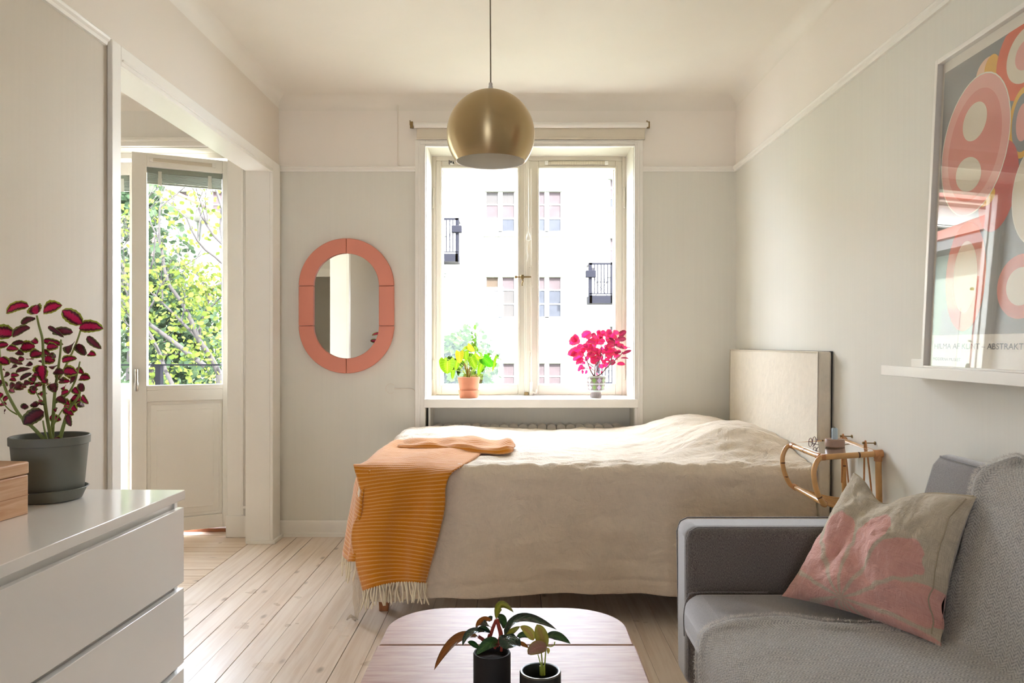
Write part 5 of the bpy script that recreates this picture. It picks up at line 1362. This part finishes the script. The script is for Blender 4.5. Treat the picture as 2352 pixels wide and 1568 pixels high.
tl(t1_, tY1, (1480, 700), (1600, 640), (1730, 700), 110, 'gloss_green', (0, -.7, 1), dy=(.02, .03, .03)); tl(t1_, tY1, (1480, 760), (1570, 780), (1660, 840), 75, 'bronze', (0, -.7, 1), dy=(.01, .02, .01))
def rstem(pts, r0, r1, par=None, mat='redstem', Y=None): stem(par or t1_, [ct(x_, y_, (Y or tY1)) for x_, y_ in pts], (r0, r1), M[mat])
rstem([(1040, 800), (1090, 640), (1130, 520), (1175, 410)], .0038, .0034); rstem([(1180, 800), (1245, 660), (1210, 500), (1185, 395)], .0052, .0036); rstem([(1060, 800), (990, 720), (905, 660)], .0046, .0036); rstem([(1140, 820), (1240, 720), (1300, 650)], .004, .003); rstem([(1250, 880), (1260, 800), (1300, 740), (1470, 680)], .003, .002); rstem([(1080, 820), (1060, 700), (1075, 620)], .0034, .003); rstem([(1150, 840), (1180, 790), (1215, 762)], .003, .002)
su = tY2 / FPX / 6.533
M['syng'] = leaf_material('yellow_green_leaf', '#a08c42', '#a5a043', '#93953a', .8, .4, .3, '#b98a62'); M['syng_pink'] = leaf_material('dusky_pink_leaf', '#a5796a', '#a07e68', '#93823f', .8, .4, .3, '#b98f80')
tl(t2_, tY2, (1880, 800), (1850, 640), (1785, 480), 250, 'syng', (-.1, -1, .3), 'ovate', .15, lobe=.2); tl(t2_, tY2, (1730, 720), (1660, 590), (1530, 510), 140, 'syng', (0, -1, .4), 'lance', dy=(.02, .02, .03))
tl(t2_, tY2, (1900, 815), (1780, 830), (1650, 930), 240, 'syng_pink', (-.1, -1, .5), 'ovate', .15, dy=(-.01, -.02, -.03), lobe=.2); tl(t2_, tY2, (1930, 680), (2080, 660), (2290, 772), 150, 'gloss_green', (0, -.8, 1), 'lance', dy=(.04, .05, .03))
tl(t2_, tY2, (1935, 835), (1955, 870), (1950, 925), 50, 'syng', (0, -1, .2))
rstem([(1855, 1250), (1850, 1120), (1800, 930)], .0017, .0009, t2_, 'philo_stem', tY2); rstem([(1870, 1250), (1862, 1050), (1850, 870)], .0019, .0012, t2_, 'philo_stem', tY2); rstem([(1885, 1250), (1905, 1050), (1918, 850), (1920, 820)], .0017, .0009, t2_, 'philo_stem', tY2); rstem([(1925, 800), (1990, 812), (2040, 790), (2055, 740)], .0012, .0010, t2_, 'philo_stem', tY2)
rstem([(1850, 1240), (1835, 1100)], .003, .0022, t2_, 'philo_stem', tY2); rstem([(1890, 1240), (1895, 1100)], .003, .0022, t2_, 'philo_stem', tY2)
# ================================================================ outside
M['iron'] = pm('dark_iron', '#161519', .8, spec=.05)
EX = pm('sunlit_render', '#f0e8d8', .9, var=.03, vs=1.5)
FY = 27.0; fs = FPX / FY
def fx(px_): return (px_ - VPX) / fs
def fz_(py_): return EYE - (py_ - VPY) / fs
ap = thing('apartment_building', 'cream apartment building across the courtyard with small-paned windows', 'building', (0, FY, -6))
GZ = -6.0
wins = [(c, r) for r in ((438, 533), (634, 730), (832, 928), (1028, 1122)) for c in (1149, 1256, 986, 760, 640, 520, 400, 280, 1640, 1760)] + [(1434, (410, 478)), (1434, (545, 627)), (1434, (748, 840))]
wins = [(c, r) if isinstance(r, tuple) else (c, r) for c, r in wins]
# facade built as piers and spandrels around the window holes
xs_all = sorted({c for c, r in wins})
mb = MB(); hw_ = 34 / fs
cols = {}
for c, r in wins: cols.setdefault(c, []).append(r)
edge = -22.0
for c in xs_all:
    x0, x1 = fx(c) - hw_, fx(c) + hw_
    if x0 > edge: mb.box(edge, x0, FY, FY + .4, GZ, 7.4)
    zs = sorted([(fz_(b), fz_(a)) for a, b in cols[c]]); zc = GZ
    for a, b in zs: mb.box(x0, x1, FY, FY + .4, zc, a); zc = b
    mb.box(x0, x1, FY, FY + .4, zc, 7.4); edge = x1
mb.box(edge, 16, FY, FY + .4, GZ, 7.4)
mb.build('facade', EX, ap)
MB().box(-22, 16, FY - .55, FY + .3, 7.30, 7.46).build('eave', pm('eave_board', '#8a7664', .8), ap)
mb = MB().prism([(FY - .65, 7.46), (FY + 5, 10.2), (FY + 5, 10.0), (FY - .6, 7.40)], -22, 16, lambda a, b, h: (h, a, b)); mb.build('roof', pm('tile_roof', '#7a4530', .8, var=.2, vs=3), ap)
PMT = [pm('pane_brick_reflection', '#362d2c', .6, var=.3, vs=3, spec=.1), pm('pane_dark', '#2a2a2d', .6, var=.3, vs=3, spec=.1), pm('pane_blind', '#322e2b', .6, var=.1, vs=2, spec=.1), pm('pane_curtain', '#3d252a', .5, var=.3, vs=2), pm('pane_peach_blind', '#33291f', .6, var=.1, vs=2, spec=.1)]
def bwin(c, r, kind):
    x0, x1, z0, z1 = fx(c) - hw_, fx(c) + hw_, fz_(r[1]), fz_(r[0])
    nx, nz = 2, 3; t = .055; m = .075
    mb = frame_boxes(MB(), x0, x1, z0, z1, .03, .03, .04, .04, FY + .02, FY + .10)
    mb.box((x0 + x1) / 2 - m, (x0 + x1) / 2 + m, FY + .02, FY + .10, z0, z1)
    for q in (1, 2): mb.box(x0, x1, FY + .03, FY + .09, z0 + (z1 - z0) * q / 3 - .02, z0 + (z1 - z0) * q / 3 + .02)
    mb.box(x0 - .09, x1 + .09, FY - .09, FY + .02, z1 + .02, z1 + .06).box(x0 - .05, x1 + .05, FY - .05, FY + .02, z1 - .03, z1 + .0).box(x0 - .08, x1 + .08, FY - .10, FY + .02, z0 - .14, z0 - .10)
    f = mb.build('window', EXW, ap)
    mb = MB().box(x0 - .09, x1 + .09, FY - .10, FY + .02, z1 + .06, z1 + .085).box(x0 - .05, x1 + .05, FY - .06, FY + .02, z1 - .045, z1 - .015).box(x0 - .08, x1 + .08, FY - .11, FY + .02, z0 - .165, z0 - .14)
    mb.build('ledge', M['ledge'], f)
    pw = ((x1 - x0) / 2 - m - .03); phh = (z1 - z0) / 3
    for i in range(2):
        for j in range(3):
            xa = x0 + .03 if i == 0 else (x0 + x1) / 2 + m
            mt = kind[j][i]
            MB().box(xa, xa + pw, FY + .055, FY + .06, z0 + phh * j + .01, z0 + phh * (j + 1) - .01).build('pane', PMT[mt], f)
M['ledge'] = pm('copper_ledge', '#3b3c31', .7, spec=.1)
EXW = pm('white_window_paint', '#f1ece0', .6)
for i, (c, r) in enumerate(wins):
    if c < 900 or c > 1500: kd = [[1, 0], [0, 1], [0, 0]]
    elif r == (438, 533): kd = [[3, 1], [0, 0], [2, 2]] if c == 1149 else [[1, 1], [0, 0], [0, 0]]
    elif r == (634, 730): kd = [[4, 2], [4, 2], [4, 0]] if c == 1149 else [[1, 1], [1, 1], [0, 0]]
    elif r[0] == 832: kd = [[1, 1], [0, 0], [0, 0]]
    else: kd = [[1, 1], [0, 0], [0, 0]]
    bwin(c, r, kd)
def balcony(px0, px1, pyt, pyb, boxes):
    x0, x1, zt, zb = fx(px0), fx(px1), fz_(pyt), fz_(pyb)
    y0 = FY - 1.0; f_ = (FY - 1.0) / FY
    x0 *= f_; x1 *= f_; zt = EYE + (zt - EYE) * f_; zb = EYE + (zb - EYE) * f_
    slab = MB().box(x0, x1, y0, FY, zb, zb + .26).build('balcony', M['iron'], ap)
    mb = MB()
    for a in (x0 + .03, x1 - .03, (x0 + x1) / 2):
        mb.box(a - .06, a + .06, y0, y0 + .12, zb, zt)
    for a in (x0 + .02, x1 - .02): mb.box(a - .03, a + .03, y0, FY, zt - .05, zt)
    mb.box(x0, x1, y0, y0 + .06, zt - .07, zt); mb.box(x0, x1, y0, y0 + .03, zb + .30, zb + .33); mb.build('rail', M['iron'], slab)
    mb = MB(); n = int((x1 - x0) / .11)
    for i in range(n): a = x0 + (x1 - x0) * (i + .5) / n; mb.box(a - .018, a + .018, y0 + .01, y0 + .045, zb + .3, zt)
    o = mb.build('balusters', M['iron'], slab); o['kind'] = 'stuff'
    for a in boxes:
        a = fx(a) * f_; MB().box(a - .17, a + .17, y0 - .08, y0 + .16, zt - .50, zt - .26).build('planter_box', M['iron'], slab, bevel=.02)
    return x0, x1, zb + .26
b1 = balcony(960, 1052, 500, 600, (1049,)); b2 = balcony(1354, 1460, 603, 696, (1357,)); balcony(1372, 1470, 800, 900, ())
fcx, fcz = fx(1384) * .965, b2[2]
fc = thing('folding_chair', 'slim folding chair standing on the right-hand balcony across the courtyard', 'chair', (fcx, 26.4, fcz))
fm = pm('dark_chair', '#4a4038', .5)
mb = MB(); mb.tube([(fcx - .22, 26.35, fcz), (fcx + .20, 26.35, fcz + .48)], .014, 6); mb.build('leg', fm, fc)
mb = MB(); mb.tube([(fcx + .20, 26.35, fcz), (fcx - .20, 26.35, fcz + .48), (fcx - .30, 26.35, fcz + .9)], .014, 6); mb.build('leg', fm, fc)
MB().box(fcx - .2, fcx + .24, 26.2, 26.55, fcz + .46, fcz + .49).build('seat', fm, fc); MB().box(fcx - .36, fcx - .26, 26.2, 26.55, fcz + .72, fcz + .95).build('backrest', fm, fc)

# mint rendered wing to the left
MINT = pm('mint_render', '#8d9484', .9, var=.03, vs=1.2)
wg = thing('courtyard_wing', 'pale mint courtyard wing with orange tiled roof left of the balcony', 'building', (-9.5, 21, GZ))
WXF = -9.3
MB().box(WXF - 4, WXF, 17.6, 26.2, GZ, 4.75).build('wall', MINT, wg)
MB().box(WXF - .2, WXF + .55, 17.4, 26.4, 4.75, 5.05).build('fascia', M['dark_metal'], wg)
mb = MB().prism([(WXF + .6, 5.05), (WXF - 4, 7.2), (WXF - 4, 7.0), (WXF + .5, 4.98)], 17.4, 26.4, lambda a, b, h: (a, h, b))
mb.build('roof', pm('orange_tile_roof', '#7a4530', .8, var=.25, vs=5), wg)
MB().box(WXF - .05, WXF + .06, 19.2, 20.3, 1.5, 4.0).build('stair_window', pm('brown_stair_window', '#5b2a20', .4), wg)
MB().tube([(WXF + .12, 22.6, GZ), (WXF + .12, 22.6, 4.8)], .09, 10).build('downpipe', M['dark_metal'], wg, smooth=50)
mb = MB()
for a, b in ((21.1, 21.9), (23.6, 24.4)): mb.box(WXF - .05, WXF + .03, a, b, 1.6, 3.2)
mb = MB().box(WXF - .05, WXF + .03, 21.0, 21.9, 1.6, 3.2).build('window', pm('white_shutter', '#85857d', .6), wg)
g = MB().box(-45, 40, -45, 27.2, GZ - .3, GZ).build('terrain', pm('courtyard_gravel', '#5d5f50', .95, var=.2, vs=2))
skind(g, 'courtyard ground far below the windows', 'ground')

# ---------------------------------------------------------------- balcony outside the doors
bal = thing('balcony', 'iron balcony railing outside the glazed doors', 'balcony railing', (-2.4, 6.2, 0))
MB().box(-4.6, -1.2, YO, 6.30, -.22, -.10).build('slab', pm('concrete', '#b5ada0', .9, var=.1, vs=5), bal)
rzl = at(420, 836, 6.2).z
MB().box(-4.6, -1.2, 6.19, 6.21, rzl - .012, rzl).build('top_rail', M['iron'], bal)
for px_ in (366, 700, 120):
    xx_ = at(px_, 850, 6.2).x; MB().box(xx_ - .02, xx_ + .02, 6.17, 6.23, -.12, rzl - .012).build('post', M['iron'], bal)
mb = MB()
for i in range(28): xx_ = -4.55 + i * .12; mb.box(xx_ - .006, xx_ + .006, 6.194, 6.206, -.1, rzl - .2)
o = MB().box(-4.6, -1.2, 6.193, 6.207, .10, .12).build('lower_rail', M['iron'], bal)

# ---------------------------------------------------------------- trees
def leaf_mats(name, c, hi):
    k = NT(name); rnd = k.noise(k.n('NewGeometry').outputs['Position'], 3.5, 3)
    col = k.mix(k.ramp(rnd, [(.35, 0.0), (.65, 1.0)]), lin(c), lin(hi)); k.set(color=col, rough=.7, spec=.05)
    tb_ = k.n('BsdfTranslucent', {'Color': col}); mx = k.n('MixShader', {0: .4, 1: k.b.outputs[0], 2: tb_.outputs[0]}); k.l(mx.outputs[0], k.out.inputs[0]); return k.m
M['tree_leaf'] = leaf_mats('spring_leaf', '#384417', '#595f27'); M['tree_dark'] = leaf_mats('dense_leaf', '#1d2a1a', '#3a4630'); M['bush_leaf'] = leaf_mats('bush_leaf', '#1a2a03', '#2b4205')
M['bark'] = pm('tree_bark', '#211a16', .9, var=.25, vs=8)
LV = []
def leaf_verts(mb, c, size, seed):
    d = Vector((seed.uniform(-1, 1), seed.uniform(-1, 1), seed.uniform(-.9, .4))).normalized(); n_ = Vector((seed.uniform(-1, 1), seed.uniform(-1, 1), seed.uniform(-.2, 1))).normalized()
    s_ = d.cross(n_); s_ = s_.normalized() * size * .36 if s_.length > 1e-4 else Vector((size * .3, 0, 0)); L_ = d * size
    b = Vector(c); mb.add([b, b + L_ * .35 + s_, b + L_ * .75 + s_ * .8, b + L_, b + L_ * .75 - s_ * .8, b + L_ * .35 - s_], [(0, 1, 2, 3), (0, 3, 4, 5)])
lm = []
for i in range(4):
    mb = MB(); n_ = 6
    P_ = [[(c * .30 * SHAPES['ovate'](t) , t, .10 * abs(c) - .18 * t * t) for c in (-1, 0, 1)] for t in [j / n_ for j in range(n_ + 1)]]
    mb.grid(P_, [[((c + 1) / 2, j / n_) for c in (-1, 0, 1)] for j in range(n_ + 1)]); lm.append(mb.mesh('leaf', M['tree_leaf'], 180))
tr = thing('courtyard_tree', 'half-bare spring tree with yellow-green leaves right outside the balcony door', 'tree', (-3.0, 8.6, GZ))
sd_ = random.Random(4)
mbT = MB(); tips = []
def branch(p, d, L, r, lev):
    p = Vector(p); d = Vector(d).normalized(); pts = [p]; n_ = 5
    for i in range(n_):
        d = (d + Vector((sd_.uniform(-.2, .2), sd_.uniform(-.2, .2), sd_.uniform(-.06, .16)))).normalized(); pts.append(pts[-1] + d * L / n_)
    mbT.tube(pts, [r * (1 - .5 * i / n_) for i in range(n_ + 1)], 5 if lev > 1 else 7)
    if lev >= 2: tips.extend(pts[2:])
    if lev >= 4: return
    for i in range(3):
        q = pts[sd_.randint(2, n_)]; e = (d + Vector((sd_.uniform(-.9, .9), sd_.uniform(-.8, .8), sd_.uniform(-.35, .6)))).normalized()
        branch(q, e, L * sd_.uniform(.55, .8), r * .52, lev + 1)
bp = at(505, 860, 8.6)
branch(bp, (-.32, .0, .95), 1.1, .036, 0); branch(at(470, 840, 8.4), (-.8, -.1, .5), 1.2, .030, 0); branch(at(520, 700, 8.5), (-.25, 0, 1), 1.1, .030, 0); branch(at(530, 540, 8.5), (-.35, 0, .9), .8, .020, 1)
branch(at(400, 890, 8.3), (-.4, .0, .9), 1.0, .024, 0); branch(at(330, 870, 8.5), (-.1, .0, 1), 1.0, .024, 0)
mbT.tube([bp, bp + Vector((.25, .1, -3.5)), bp + Vector((.3, .1, -7.2))], [.05, .10, .16], 8)
mbT.build('trunk', M['bark'], tr, smooth=60)
cnt = 0; mbL = MB()
order = sorted(tips, key=lambda p: p.z)
for p in order:
    dens = 1.0 if p.z < 1.2 else (.5 if p.z < 2.0 else .12)
    for _ in range(3):
        if sd_.random() > dens: continue
        c = p + Vector((sd_.gauss(0, .08), sd_.gauss(0, .10), sd_.gauss(0, .08)))
        if cnt < 260:
            cnt += 1; s_ = sd_.uniform(.045, .085)
            R_ = Matrix.Rotation(sd_.uniform(0, 6.28), 4, 'Z') @ Matrix.Rotation(sd_.uniform(-1.5, .4), 4, 'X') @ Matrix.Rotation(sd_.uniform(-1, 1), 4, 'Y')
            obj('leaf', lm[cnt % 4], tr, basis=Matrix.Translation(c) @ R_ @ Matrix.Scale(s_, 4))
        else: leaf_verts(mbL, c, sd_.uniform(.035, .075), sd_)
for _ in range(1100):
    c = at(sd_.uniform(300, 520), sd_.uniform(600, 900) if sd_.random() < .9 else sd_.uniform(450, 600), 8.6 + sd_.gauss(0, .35)); leaf_verts(mbL, c, sd_.uniform(.035, .08), sd_)
o = mbL.build('foliage', M['tree_leaf'], tr); o['kind'] = 'stuff'
def crown(name, label, c, rad, n, mat, size, trunk, seed):
    s_ = random.Random(seed); t = thing(name, label, 'tree', (c[0], c[1], GZ)); mb = MB()
    blobs = [(Vector((s_.gauss(0, .55) * rad[0], s_.gauss(0, .55) * rad[1], s_.gauss(0, .5) * rad[2])), s_.uniform(.25, .45)) for _ in range(26)]
    blobs = [(b, r_) for b, r_ in blobs if (b.x / rad[0]) ** 2 + (b.y / rad[1]) ** 2 + (b.z / rad[2]) ** 2 < .9]
    for _ in range(n):
        b, r_ = s_.choice(blobs); v = Vector((s_.gauss(0, 1), s_.gauss(0, 1), s_.gauss(0, 1))).normalized() * r_ * s_.random() ** .4
        leaf_verts(mb, Vector(c) + b + Vector((v.x * rad[0], v.y * rad[1], v.z * rad[2])), s_.uniform(.6, 1.2) * size, s_)
    o = mb.build('foliage', mat, t); o['kind'] = 'stuff'
    mb = MB(); c_ = Vector(c); mb.tube([(c[0], c[1], GZ), c_ - Vector((0, 0, rad[2] * .4)), c_ + Vector((.05, 0, rad[2] * .3))], [trunk, trunk * .7, trunk * .25], 8)
    for b, r_ in blobs[:14]: mb.tube([c_ - Vector((0, 0, rad[2] * .4)), c_ + b * .5, c_ + b], [trunk * .35, trunk * .2, trunk * .08], 5)
    mb.build('trunk', M['bark'], t, smooth=60)
crown('evergreen_tree', 'dense darker green tree behind the half-bare one beyond the balcony', (-5.6, 11.2, 1.0), (1.7, 1.5, 2.6), 9000, M['tree_dark'], .13, .14, 3)
crown('shrubby_tree', 'round light green treetop behind the lime philodendron', (-1.35, 11.0, .35), (1.0, 1.0, 1.65), 15000, M['bush_leaf'], .10, .09, 8)
